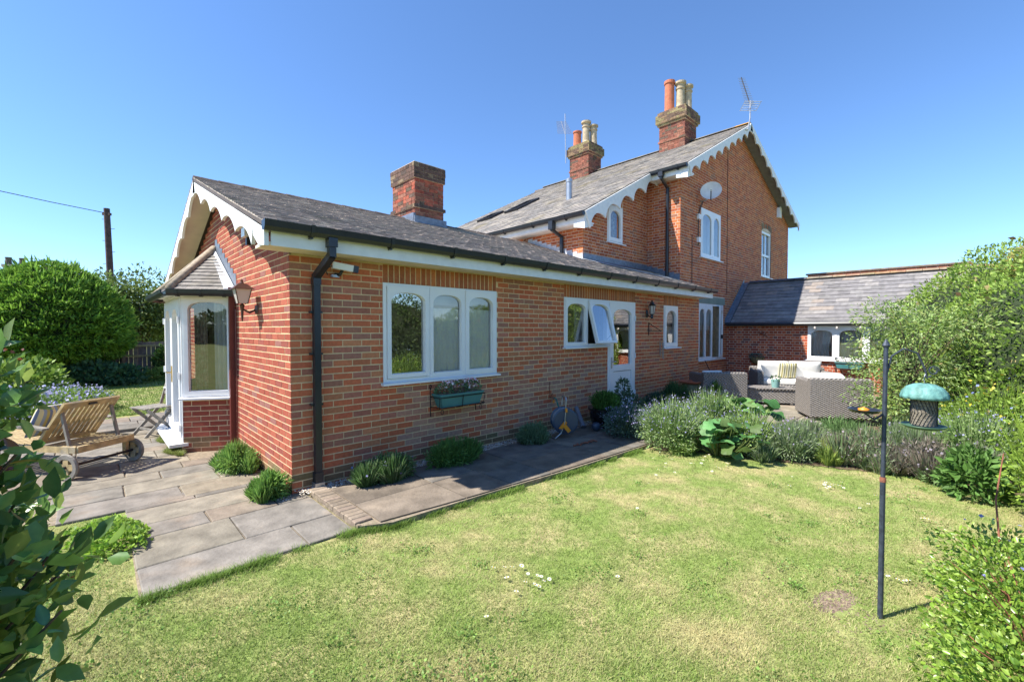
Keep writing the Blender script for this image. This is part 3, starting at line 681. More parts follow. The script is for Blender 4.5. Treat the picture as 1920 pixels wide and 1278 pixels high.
curtain(w1,fS,1.12,1.30,1.12,2.25,n=-.22,folds=3,taper=.3); curtain(w1,fS,1.72,2.84,1.12,2.05,n=-.058,folds=14,m='netting',amp=.006)
MB().fbox(fS,1.1,2.86,2.1,2.28,-.20,-.19).build('blind',M['curtain'],w1)
w2=frame(B,fS,4.465,5.80,1.455,2.33,(5.13,),n1=.012)
sash(w2,fS,4.495,5.12,1.485,2.30,gl='reflglass',rise=.13,n0=-.04,n1=.028,top=.08,e=2.5)
sill(w2,fS,4.465,5.80,1.46)
th=R(15); fO=Fr(fS.p(0,2.30,.0),(1,0,0),(0,math.sin(th),math.cos(th))) # top-hung, pushed out at foot
fO.O=fS.p(0,2.30,.012)
fO=Fr(fO.O,(1,0,0),(0,math.sin(th),math.cos(th)))
s=sash(w2,fO,5.14,5.77,-.82,0,gl='reflglass',rise=.13,n0=-.03,n1=.03,top=.08,e=2.5)
MB().beam(fS.p(5.76,1.56,0),fO.p(5.74,-.62,0),.02,.008).build('stay',M['metalgrey'],w2)
mb=MB(); mb.fbox(fS,4.5,5.1,2.22,2.30,-.2,-.19); mb.build('blind',M['curtain'],w2); curtain(w2,fS,4.95,5.1,1.5,2.28,folds=2)
# door
d=frame(B,fS,5.80,6.80,.09,2.33,(),fw=.05,n1=.012,name='door')
fD=fS
a=(5.99,6.63,1.06,2.16); h=arch(*a,.15,e=2.5); hf=arch(a[0]-.01,a[1]+.01,a[2]-.01,a[3]+.01,.15,e=2.5)
MB().poly(fS,[(5.85,.14),(6.755,.14),(6.755,2.285),(5.85,2.285)],[h,[(5.99,.24),(6.63,.24),(6.63,.92),(5.99,.92)]],-.04,.022,holes_front=[hf,[(5.975,.225),(6.645,.225),(6.645,.935),(5.975,.935)]]).build('door_leaf',M['white'],d)
MB().fbox(fS,5.99,6.63,.24,.92,-.03,.006).build('door_panel',M['white'],d)
MB().fbox(fS,5.98,6.64,1.05,2.17,-.02,-.016).build('pane',M['reflglass'],d)
MB().fbox(fS,6.08,6.30,.26,.50,.006,.028).build('cat_flap',M['whitewood'],d)
mb=MB(); mb.tube([fS.p(5.91,1.13,.02),fS.p(5.91,1.13,.065),fS.p(6.01,1.13,.065)],.009,8); mb.fbox(fS,5.89,5.93,1.0,1.22,.02,.032); mb.build('handle',M['metalgrey'],d)
for z in(.45,1.22,2.0): MB().tube([fS.p(6.775,z-.05,.03),fS.p(6.775,z+.05,.03)],.013,8).build('hinge',M['white'],d)
curtain(d,fS,6.0,6.62,1.9,2.2,n=-.3,folds=4)
w3=frame(B,fS,8.04,8.73,1.35,2.32,(),n1=.012); sash(w3,fS,8.07,8.70,1.38,2.29,fw=.08,rise=.19,n0=-.04,n1=.03,top=.09,e=2.15); sill(w3,fS,8.04,8.80,1.355)
curtain(w3,fS,8.06,8.7,1.36,2.3,n=-.12,folds=5,amp=.01,m='drape')
# --- bay
A0=Vector((0,2.50,0)); A1=Vector((-.57,2.83,0)); A2=Vector((-.57,4.55,0)); A3=Vector((0,4.88,0))
f1=Fr(A1,A0-A1); L1=(A0-A1).length; f2=Fr(A2,A1-A2); L2=(A1-A2).length; f3=Fr(A3,A2-A3)
bay=MB().poly(f1,[(0,0),(L1-.01,0),(L1-.01,.76),(0,.76)],[],-.1,0).build('bay',M['mortar'],B); bay_=MB().poly(f3,[(0,0),(L1-.01,0),(L1-.01,.76),(0,.76)],[],-.1,0).build('bay',M['mortar'],B)
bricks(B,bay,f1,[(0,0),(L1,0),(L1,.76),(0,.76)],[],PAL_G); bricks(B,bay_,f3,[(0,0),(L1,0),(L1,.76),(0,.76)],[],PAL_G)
bw=frame(B,f1,.0,L1-.0,.80,2.24,(),fw=.04,n0=-.08,n1=.005); sash(bw,f1,.03,L1-.03,.83,2.22,fw=.06,rise=.12,n0=-.05,n1=.02,top=.07,e=2.6); sill(bw,f1,0,L1-.03,.80,dep=.09)
curtain(bw,f1,L1*.55,L1-.05,.8,2.2,n=-.14,folds=4); curtain(bw,f1,.04,L1*.32,.8,2.15,n=-.3,m='drape',folds=4); 
bw3=frame(B,f3,.0,L1,.80,2.24,(),fw=.04,n0=-.08,n1=.005); sash(bw3,f3,.03,L1-.03,.83,2.22,fw=.06,rise=.12,n0=-.05,n1=.02,top=.07,e=2.6); sill(bw3,f3,0,L1-.03,.80,dep=.09)
fd=frame(B,f2,0,L2,.14,2.24,(),fw=.06,n0=-.08,n1=.01,name='french_door')
for q,(a,b) in enumerate(((.06,L2/2),(L2/2,L2-.06))):
    l=sash(fd,f2,a+.004,b-.004,.2,2.2,fw=.11,rise=.2,n0=-.05,n1=.03,top=.14,bot=.14,e=2.1,name='door_leaf')
x=L2/2
mb=MB(); mb.fbox(f2,x+.03,x+.065,.95,1.20,.03,.042); mb.tube([f2.p(x+.047,1.10,.04),f2.p(x+.047,1.10,.09),f2.p(x-.06,1.10,.09)],.01,8); mb.build('handle',M['brass'],fd)
for v in(.35,1.1,1.9):
    for u in(.05,L2-.05): MB().tube([f2.p(u,v-.05,.035),f2.p(u,v+.05,.035)],.014,8).build('hinge',M['white'],fd)
mb=MB(); mb.fbox(f2,-.12,L2+.04,.10,.145,-.05,.17); mb.build('threshold',M['white'],fd)
mb=MB(); mb.fbox(f2,0,L2,0,.10,-.05,.02); mb.build('plinth',M['mortar'],bay)
mb=MB(); mb.fbox(f1,-.01,L1,2.24,2.31,-.1,.03); mb.fbox(f2,0,L2,2.24,2.31,-.1,.03); mb.fbox(f3,0,L1,2.24,2.31,-.1,.03)
for p in(A1,A2): mb.box((p.x+.02,p.y+(.02 if p is A2 else -.02)*-1,1.55),(.05,.05,1.5))
buildsplit(mb,'bay_fascia',M['whitewood'],bay)
E0=Vector((-.02,2.28,2.31));E1=Vector((-.72,2.70,2.31));E2=Vector((-.72,4.68,2.31));E3=Vector((-.02,5.10,2.31)); AP=Vector((-.02,3.66,3.06))
br=MB().add([E0,E1,E2,E3,AP,E0-Vector((0,0,.03)),E1-Vector((0,0,.03)),E2-Vector((0,0,.03)),E3-Vector((0,0,.03))],[(0,1,4),(1,2,4),(2,3,4),(5,6,7,8),(0,1,6,5),(1,2,7,6),(2,3,8,7)]).build('bay_roof',M['whitewood'],B)
def triroof(a,b,ap,pal):
    U=(b-a).normalized(); N=U.cross(ap-a).normalized(); V=N.cross(U); 
    if V.z<0: V=-V
    fr=Fr(a,U,V); q=ap-a; L=(b-a).length
    tiles(B,br,fr,[(0,0),(L,0),(q.dot(U),q.dot(V))],pal,'slate',.2,.11)
PB=[(.215,.20,.18),(.25,.235,.21),(.19,.175,.16),(.225,.205,.185)]
triroof(E1,E0,AP,PB); triroof(E2,E1,AP,PB); triroof(E3,E2,AP,PB)
for e in(E1,E2): MB().tube([e+Vector((0,0,.02)),AP+Vector((0,0,.03))],.05,8).build('hip_tile',mat('pale_ridge_mortar',(.33,.27,.2),rough=.9,var=.3,vs=12),br,smooth=True)
mb=MB()
q=AP-E0
n=8
for i in range(n):
    a=E0+q*i/n; b=E0+q*(i+1)/n
    mb.add([(-.008,a.y,a.z-.0),(-.008,b.y,b.z),(-.008,b.y-.0,b.z+.17),(-.008,a.y+.0,b.z+.17-.02)],[(0,1,2,3)])
mb.build('step_flashing',M['lead'],br)
nn=Vector((-.12,.10,.02)); mb=MB(); 
up=Vector((0,0,.03)); V=[E0+up,AP+up,AP+Vector((-.06,.0,-.045))+up,E0+Vector((-.12,.07,0))+up]; mb.add(V+[v-Vector((0,0,.012)) for v in V],[(0,1,2,3),(0,3,7,4),(3,2,6,7)]); mb.build('flashing',M['whitelead'],br)
o1=(E0-E1).normalized().cross(Vector((0,0,1)));
def slantgut(a,b):
    d=(b-a).normalized(); out=d.cross(Vector((0,0,1))); 
    if (out.dot(((a+b)/2)-Vector((0.3,3.7,2.3))))<0: out=-out
    prof=[(0,0),(0,-.06),(.03,-.085),(.07,-.085),(.1,-.05),(.105,0),(.09,0),(.085,-.04),(.06,-.07),(.02,-.065),(.01,0)]
    V=[q+out*x+Vector((0,0,z)) for q in(a,b) for x,z in prof]; k=len(prof)
    g=MB().add(V,[(i,(i+1)%k,(i+1)%k+k,i+k) for i in range(k)]+[tuple(range(k)),tuple(range(k,2*k))[::-1]])
    for t in(.15,.5,.85):
        c=a+(b-a)*t; g.add([q+out*x+Vector((0,0,z)) for q in(c-d*.018,c+d*.018) for x,z in [(0,.004),(0,-.07),(.03,-.095),(.075,-.095),(.108,-.055),(.113,.006)]],[(i,i+1,i+7,i+6) for i in range(5)])
    g.build('gutter',M['black'],br)
slantgut(E0,E1+Vector((0,-.02,0))); slantgut(E1+Vector((0,-.06,0)),E2+Vector((0,.06,0))); slantgut(E2,E3)
# ============================================================ MAIN HOUSE
XA,YB_,XC,YA_=9.93,1.49,6.97,.52; XR=19.72; YBK=9.6
H=thing('main_house','two storey red brick Victorian house with slate roof and scalloped white gable boards','house',loc=(XA,YA_,0),world=True)
ks=.532; rz=lambda x: 8.42-ks*(14.07-x) ; kR=(8.42-6.2)/(19.75-14.07)
fA=Fr((XA,YA_,0),(1,0,0)); W_=XR-XA
def A(x0,x1,z0,z1): return (x0-XA,x1-XA,z0,z1)
opA=[A(11.10,12.88,.88,2.52),A(11.20,12.60,3.86,5.26),A(16.42,17.5,3.72,5.42)]
topA=[(0,0),(W_,0),(W_,6.12),(14.07-XA,8.33),(0,8.33-ks*4.14)]
wA=wallpart(H,fA,[(.004,0),(W_-.004,0),(W_-.004,6.12),(14.07-XA,8.33),(.004,8.33-ks*4.14)],opA,M['mortarold'])
soldA=[]
bricks(H,wA,fA,topA,[(a,b,c,d+(.26 if i==2 else 0)) for i,(a,b,c,d) in enumerate(opA)]+[A(11.05,13.0,2.52,2.74)],PAL_M,'brick','flemish',phase=.03)
# arch over sash window
fr=fA; c=17.46-.5-XA
for i in range(15):
    t=-1+2*i/14; u=16.96-XA+t*.56; 
    v=5.42+.12*(1-t*t); piece(H,'brick',wA,Fr(fA.p(u,v,0),(math.cos(-t*.25),0,math.sin(-t*.25)),(math.sin(t*.25),0,math.cos(t*.25))),-.033,.033,0,.22,.003,PAL_CT+PAL_M[:3],'brick')
fAl=Fr((XA,YB_,0),(0,-1,0)); wAl=wallpart(H,fAl,[(0,2.4),(YB_-YA_-.008,2.4),(YB_-YA_-.008,6.1),(0,6.1)],[],M['mortarold'],th=.15)
bricks(H,wAl,fAl,[(0,2.4),(YB_-YA_,2.4),(YB_-YA_,6.1),(0,6.1)],[],PAL_M,'brick','flemish')
fC=Fr((XC,YB_,0),(1,0,0)); WC=XA-XC
topC=[(0,2.4),(WC,2.4),(WC,rz(XA)-.12),(0,rz(XC)-.12)]; opC=[(7.95-XC,8.65-XC,3.99,4.93)]
wC=wallpart(H,fC,[(.004,2.4),(WC-.004,2.4),(WC-.004,rz(XA)-.12),(.004,rz(XC)-.12)],opC,M['mortarold'])
bricks(H,wC,fC,topC,opC+[(7.93-XC,8.67-XC,4.93,5.14)],PAL_M,'brick','flemish')
soldiers(H,wC,fC,7.95-XC,8.65-XC,4.95,5.14,PAL_S)
YE=YBK-YB_; fCl=Fr((XC,YBK,0),(0,-1,0)); wCl=wallpart(H,fCl,[(0,2.4),(YE-.008,2.4),(YE-.008,4.62),(0,4.62)],[],M['mortarold'])
bricks(H,wCl,fCl,[(0,2.4),(YE,2.4),(YE,4.6),(0,4.6)],[],PAL_M,'brick','flemish')
mb=MB(); mb.box((XR-.1,(YA_+YBK)/2,3),(.2,YBK-YA_-.02,6.1)); mb.box(((XC+XR)/2,YBK,2.6),(XR-XC,.2,4.2)); buildsplit(mb,'back_wall',M['mortarold'],H)
# roof planes
YO=YA_-.34; YCO=YB_-.30
fRl=Fr((6.62,9.75,rz(6.62)),(0,-1,0),(1,0,ks)); SLm=math.hypot(14.07-6.62,(14.07-6.62)*ks); s_step=math.hypot(9.6-6.62,(9.6-6.62)*ks)
Lc=9.75-YCO; La=9.75-YO
Ztop=9.35
polyL=[(0,0),(Lc,0),(Lc,s_step),(La,s_step),(La,SLm),(9.75-9.0,SLm)]
mb=MB(); mb.poly(fRl,polyL,[],-.07,-.004)
fRr=Fr((19.95,YO,rz(14.07)-kR*(19.95-14.07)),(0,1,0),(-1,0,kR)); SLr=math.hypot(5.88,5.88*kR); mb.fbox(fRr,0,La,0,SLr,-.07,-.004)
mrf=mb.build('roof',M['darkfloor'],H)
tiles(H,mrf,fRl,[(0,0),(Lc,0),(Lc,s_step),(0.3,s_step)],PAL_SL,'mainslate',.3,.22,lap=1.15)
tiles(H,mrf,Fr(fRl.p(0,s_step,0),fRl.U,fRl.V),[(.3,0),(La,0),(La,SLm-s_step),(.75,SLm-s_step)],PAL_SL,'mainslate',.3,.22,lap=1.15)
tiles(H,mrf,fRr,[(0,0),(La,0),(La,SLr),(0,SLr)],PAL_SL,'mainslate',.3,.22,lap=1.15)
y=YO
while y<9.0:
    k=random.uniform(.8,1.2); c=(.42,.22,.04) if y<YO+.3 else tuple(q*k for q in(.15,.13,.10))
    P=[(14.07-.11,q,8.42+.0) for q in(y,y+.44)]; P=[]
    for q in(y,y+.44):
        for i in range(5):
            a=R(20)+R(140)*i/4; P.append((14.07-.13*math.cos(a),q,8.385+.09*math.sin(a)))
    MB().add(P,[(i,i+1,i+6,i+5) for i in range(4)]+[(0,1,2,3,4),(9,8,7,6,5)],c).build('ridge_tile',M['mainslate'],mrf); y+=.45
# barge boards
fa=Fr((9.58,YO+.0,rz(9.58)-.015),(1,0,ks),(-ks,0,1)); La_=math.hypot(14.07-9.58,(14.07-9.58)*ks)
scallop(H,fa,La_,9,.16,.33,.04,u0=.0)
fa2=Fr((14.07,YO,8.42-.015),(1,0,-kR),(kR,0,1)); scallop(H,fa2,SLr-.05,10,.16,.30,.04)
fc=Fr((6.62,YCO,rz(6.62)-.015),(1,0,ks),(-ks,0,1)); scallop(H,fc,s_step+.1,5,.18,.40,.04,u0=.0)
mb=MB(); mb.fbox(Fr((9.58,YO+.01,rz(9.58)),(0,1,0),(1,0,ks)),.03,.32,.0,La_,.09,.13)
buildsplit(mb,'verge_soffit',M['cream'],H); MB().fbox(Fr((19.9,YO+.01,6.14),(0,1,0),(-1,0,kR)),.03,.32,0,SLr-.2,-.13,-.09).build('verge_soffit',M['greysoffit'],H)
mb=MB(); mb.box((9.60,(YO+YCO)/2+.1,rz(9.58)-.14),(.03,YCO-YO+.25,.18)); mb.box((9.76,YA_/2+.45,rz(9.6)-.24),(.33,1.1,.03)); mb.box((6.64,(YCO+9.7)/2,rz(6.62)-.14),(.03,9.7-YCO,.18)); mb.box((6.82,(YCO+9.7)/2,rz(6.62)-.24),(.34,9.7-YCO,.03)); buildsplit(mb,'fascia',M['whitewood'],H)
mb=MB(); mb.add([(6.62,YCO-.01,rz(6.62)-.40),(6.95,YCO-.01,rz(6.62)-.30),(6.62,YCO-.01,rz(6.62)-.03),(6.62,YCO+.3,rz(6.62)-.33),(6.95,YCO+.3,rz(6.62)-.25),(6.62,YCO+.3,rz(6.62)-.03)],[(0,1,2),(3,5,4),(0,2,5,3),(0,3,4,1)])
mb.add([(9.58,YO-.01,rz(9.58)-.38),(9.92,YO-.01,rz(9.58)-.26),(9.58,YO-.01,rz(9.58)-.03),(9.58,YO+.3,rz(9.58)-.33),(9.92,YO+.3,rz(9.58)-.22),(9.58,YO+.3,rz(9.58)-.03)],[(0,1,2),(3,5,4),(0,2,5,3),(0,3,4,1)]); buildsplit(mb,'box_end',M['whitewood'],H)
MB().box((14.07,YO-.02,8.27),(.16,.03,.26)).build('apex_block',M['whitewood'],H)
gutter(H,(9.57,YCO+.0,rz(9.58)-.03),(9.57,YO-.02,rz(9.58)-.03),out=(-1,0,0),brk=.5)
gutter(H,(6.61,9.6,rz(6.62)-.03),(6.61,YCO-.03,rz(6.62)-.03),out=(-1,0,0),brk=1.0)
mb=MB(); mb.tube([(9.51,.86,rz(9.58)-.1),(9.51,.86,rz(9.58)-.25),(9.87,.86,rz(9.58)-.45),(9.87,.86,3.2)],.045,10); mb.beam((9.51,.86,rz(9.58)-.1),(9.51,.86,rz(9.58)-.22),.12,.12); mb.build('downpipe',M['blackpipe'],H)
mb=MB(); mb.tube([(6.55,2.1,rz(6.62)-.1),(6.55,2.1,rz(6.62)-.3),(6.91,2.1,rz(6.62)-.42),(6.91,2.1,3.6)],.05,10); mb.beam((6.55,2.1,rz(6.62)-.1),(6.55,2.1,rz(6.62)-.3),.13,.13); mb.build('downpipe',M['blackpipe'],H)
# lead flashings at bungalow roof
rb=lambda y: EZ+.03+kr*(y-EY)
mb=MB()
def flash(a,b,hh,n,off):
    a=Vector(a);b=Vector(b)
    for i in range(n):
        p=a+(b-a)*i/n;q=a+(b-a)*(i+1)/n; top=max(p.z,q.z)+hh if n>1 else None
        P=[p-Vector((0,0,.05)),q-Vector((0,0,.05)),Vector((q.x,q.y,(top if n>1 else q.z+hh))),Vector((p.x,p.y,(top if n>1 else p.z+hh)))]
        mb.add([v+Vector(off) for v in P],[(0,1,2,3)])
flash((XC,YB_,rb(YB_)),(XC,3.3,rb(3.3)),.09,11,(-.008,0,0))
mb.build('step_flashing',M['whitelead'],H); mb=MB()
flash((XC,YB_,rb(YB_)),(XA,YB_,rb(YB_)),.15,1,(0,-.008,0)); flash((XA,YB_,rb(YB_)),(XA,YA_,rb(YA_)),.12,6,(-.008,0,0))
mb.add([(XC,YB_-.25,rb(YB_-.25)+.02),(XA,YB_-.25,rb(YB_-.25)+.02),(XA,YB_,rb(YB_)+.03),(XC,YB_,rb(YB_)+.03)],[(0,1,2,3)]); mb.build('lead_flashing',M['lead'],H)
mb=MB(); mb.add([(XC-.3,YB_-.02,rb(YB_)+.012),(XC+.02,YB_-.26,rb(YB_-.26)+.022),(9.15,.30,rb(.30)+.022),(9.15,.45,rb(.45)+.022),(XC,YB_+.02,rb(YB_)+.03)],[(0,1,2,3,4)]); mb.build('lead_sheet',M['whitelead'],H)
# chimneys
def bigch(x0,x1,y0,y1,label): 
    c=chimney(H,x0,x1,y0,y1,7.6,9.62,PAL_C,bands=((7.6,8.02,.06),(8.50,8.56,.03),(9.10,9.18,.05),(9.18,9.48,.10),(9.48,9.58,.05)),label=label,dark=9.17)
    MB().add([(x0,y0,9.6),(x1,y0,9.6),(x1,y1,9.6),(x0,y1,9.6),(x0+.2,y0+.2,9.72),(x1-.2,y0+.2,9.72),(x1-.2,y1-.2,9.72),(x0+.2,y1-.2,9.72)],[(4,5,6,7),(0,1,5,4),(1,2,6,5),(2,3,7,6),(3,0,4,7)]).build('flaunching',M['mortarold'],c)
    MB().box(((x0+x1)/2-.25,(y0+y1)/2,(8.13)),(1.1,1.35,.12),ry=-math.atan(ks)).build('lead_apron',mat('lichen_mortar',(.38,.30,.15),rough=.95,var=.4,vs=8),c)
    return c
c1=bigch(13.60,14.50,2.15,3.10,'larger brick chimney nearest the gable with lichen stains'); pot(c1,13.83,2.84,9.62,1.10,.17,'terra'); pot(c1,14.02,2.52,9.66,.98,.155,'buffpot'); pot(c1,14.27,2.36,9.66,.88,.145,'buffpot')
c2=bigch(13.60,14.48,6.26,7.24,'further brick chimney with pale pots'); pot(c2,13.80,7.0,9.62,.62,.17,'terra'); pot(c2,13.97,6.66,9.66,.95,.165,'buffpot'); pot(c2,14.22,6.46,9.66,.80,.155,'buffpot')
# windows main
lw=frame(H,fA,*A(11.10,12.88,.88,2.52),divs=(11.55-XA,12.05-XA),n1=.01,label='four light window under a sage green lintel')
sash(lw,fA,11.13-XA,11.56-XA,.92,2.49,fw=.05,rise=.18,top=.13,e=2.1); sash(lw,fA,11.57-XA,12.05-XA,.92,2.49,fw=.05,rise=.18,top=.13,e=2.1)
fO2=Fr(fA.p(12.84-XA,0,.012),(math.cos(R(13)),math.sin(R(13)),0)); sash(lw,fO2,-.52,0,.92,2.49,fw=.06,rise=.18,top=.13,e=2.1); sill(lw,fA,11.05-XA,12.95-XA,.885)
MB().box(tuple(fO2.p(-.49,1.55,.06)),(.07,.05,.12)).build('handle',M['black'],lw)
MB().fbox(fA,11.12-XA,12.85-XA,1.75,2.45,-.3,-.28).build('blind',M['curtain'],lw)
MB().fbox(fA,11.06-XA,13.0-XA,2.53,2.735,-.05,.015).build('lintel',M['sage'],wA)
uw=frame(H,fA,*A(11.20,12.60,3.86,5.26),divs=(12.0-XA,),n1=.01); sash(uw,fA,11.23-XA,12.0-XA,3.9,5.23,fw=.08,rise=.2,top=.12,e=2.2); sash(uw,fA,12.02-XA,12.57-XA,3.9,5.23,fw=.08,rise=.2,top=.12,e=2.2); sill(uw,fA,11.15-XA,12.68-XA,3.865)
curtain(uw,fA,11.22-XA,12.58-XA,3.86,5.24,n=-.18,folds=10)
sw=frame(H,fA,*A(16.42,17.5,3.72,5.42),divs=(),n1=-.02,fw=.09,n0=-.1); 
MB().fbox(fA,16.5-XA,17.42-XA,4.5,4.58,-.09,-.04).build('sash',M['white'],sw); MB().fbox(fA,16.94-XA,16.98-XA,3.78,5.35,-.09,-.05).build('glazing_bar',M['white'],sw)
MB().fbox(fA,16.5-XA,17.42-XA,3.8,5.36,-.085,-.08).build('pane',M['glass'],sw); sill(sw,fA,16.4-XA,17.55-XA,3.73); curtain(sw,fA,16.5-XA,17.4-XA,3.75,5.4,n=-.25,folds=5,m='drape')
cw=frame(H,fC,7.95-XC,8.65-XC,3.99,4.93,(),n1=.012); sash(cw,fC,7.98-XC,8.62-XC,4.02,4.9,fw=.10,rise=.2,top=.1,e=2.1,n1=.03); sill(cw,fC,7.95-XC,8.72-XC,3.995); curtain(cw,fC,7.96-XC,8.64-XC,4,4.9,n=-.15,m='drape',folds=5)
# roof windows + flue
for (v0,v1,u0,u1,nm) in ((3.05,4.35,9.75-6.75,9.75-6.1,'roof_window'),(2.7,3.5,9.75-7.9,9.75-7.2,'roof_window')):
    mb=MB(); mb.poly(fRl,[(u0,v0),(u1,v0),(u1,v1),(u0,v1)],[[(u0+.07,v0+.07),(u1-.07,v0+.07),(u1-.07,v1-.07),(u0+.07,v1-.07)]],0,.09); o=mb.build(nm,M['darkmetal'],mrf)
MB().lathe((8.75,3.35,5.45),[(.12,-.1),(.085,.03),(.085,.62),(.10,.63),(.10,.72),(.03,.76)],14).build('flue',M['metalgrey'],mrf,smooth=False)
# cables
mb=MB(); mb.tube([fA.p(10.62-XA,4.4,.012),fA.p(10.64-XA,3.05,.012)],.008,5); mb.tube([fA.p(11.0-XA,4.15,.02),fA.p(11.0-XA,4.95,.02),fA.p(11.1-XA,5.25,.02),fA.p(11.25-XA,5.45,.03)],.012,5,); mb.tube([fA.p(13.1-XA,7.75,.012),fA.p(13.15-XA,2.9,.012)],.007,5); mb.build('cable',M['cable'],H)
for z in(4.95,4.3): MB().fbox(fA,10.93-XA,11.07-XA,z-.07,z+.07,.0,.07).build('junction_box',M['white'],H)
# ============================================================ WING
XW=13.17; Wg=thing('side_wing','low brick wing with a blue grey slate roof and white arched windows','house',loc=(XW,YA_,0),world=True)
fW=Fr((XW,YA_,0),(0,-1,0)); LWg=7.5
Y=lambda y: YA_-y
opW=[(Y(-1.70),Y(-4.6),.93,1.87)]
wW=wallpart(Wg,fW,[(.0,0),(LWg,0),(LWg,1.95),(.0,1.95)],opW,M['mortarold'])
bricks(Wg,wW,fW,[(0,0),(LWg,0),(LWg,1.95),(0,1.95)],opW,PAL_W,'brick','english')
ww=frame(Wg,fW,*opW[0],divs=(Y(-2.35),Y(-3.0),Y(-3.8)),n1=.02,fw=.06)
for a,b in((-1.70,-2.35),(-2.35,-3.0),(-3.0,-3.8),(-3.8,-4.6)):
    sash(ww,fW,Y(a)+.03,Y(b)-.03,.97,1.84,fw=.055,rise=.14,top=.10,e=2.4); curtain(ww,fW,Y(a)+.03,Y(b)-.03,.95,1.85,n=-.14,folds=6,taper=.25)
sill(ww,fW,Y(-1.68),Y(-4.65),.935,dep=.09)
kw=(3.34-1.97)/(14.67-13.02); fWr=Fr((13.02,YA_-.0,1.97),(0,-1,0),(1,0,kw)); SLw=math.hypot(1.65,1.65*kw); fWe=Fr((16.32,YA_-7.5,1.97),(0,1,0),(-1,0,kw))
mb=MB(); mb.fbox(fWr,0,LWg,0,SLw,-.06,-.004); mb.fbox(fWe,0,LWg,0,SLw,-.062,-.004); wr=mb.build('roof',M['darkfloor'],Wg)
tiles(Wg,wr,fWr,[(.18,0),(LWg,0),(LWg,SLw),(.18,SLw)],PAL_WS,'bigslate',.29,.175,lap=1.15)
tiles(Wg,wr,fWe,[(0,0),(LWg,0),(LWg,SLw),(0,SLw)],PAL_WS,'bigslate',.29,.175,lap=1.15)
mb=MB(); mb.fbox(fWr,-.0,.16,0,SLw,.0,.03); mb.fbox(Fr((13.02,YA_-.005,1.97),(1,0,kw),(0,0,1)),0,SLw,.0,.13,0,.012); mb.build('flashing',M['lead'],Wg)
y=YA_-.2; i=0
while y>-6.8:
    c=(.085,.09,.11) if y>-1.3 else random.choice([(.26,.14,.09),(.24,.18,.12),(.20,.17,.13),(.25,.15,.10)])
    P=[]
    for q in(y,y-.32):
        for j in range(5):
            a=R(20)+R(140)*j/4; P.append((14.67-.12*math.cos(a),q,3.30+.10*math.sin(a)))
    MB().add(P,[(j,j+1,j+6,j+5) for j in range(4)]+[(0,1,2,3,4),(9,8,7,6,5)],c).build('ridge_tile',M['mainslate'],wr); y-=.33
mb=MB(); mb.tube([(13.0,YA_-.05,1.93),(13.0,YA_-7.4,1.93)],.055,8); mb.box((13.06,YA_-3.75,1.95),(.03,7.4,.14)); mb.build('gutter',M['black'],Wg)
mb=MB(); mb.box((17.0,YA_-3.75,1.0),(.2,7.5,2)); mb.box((15,YA_-7.5,1.0),(3.6,.2,2)); buildsplit(mb,'back_wall',M['mortarold'],Wg)
mb=MB()
for i in range(6): mb.lathe((13.0,-1.9-i*.5,1.80),[(.004,.06),(.012,.05),(.03,.02),(.028,-.01),(.005,-.03)],8)
props(mb.build('festoon_bulbs',M['lampglass']),'string of small festoon bulbs hung under the wing gutter','lights')
pw=thing('parapet_wall','lichened brick parapet standing just behind the wing ridge','wall',loc=(16.6,-1,0),world=True)
fP=Fr((16.6,-.9,0),(0,-1,0)); pp=wallpart(pw,fP,[(0,2.0),(3.9,2.0),(3.9,3.66),(0,3.66)],[],M['mortarold']); bricks(pw,pp,fP,[(0,2.9),(3.9,2.9),(3.9,3.66),(0,3.66)],[],PAL_W)
MB().fbox(fP,-.05,3.95,3.66,3.70,-.25,.04,(.24,.17,.12)).build('coping',M['brickold'],pw)
flush_pieces()
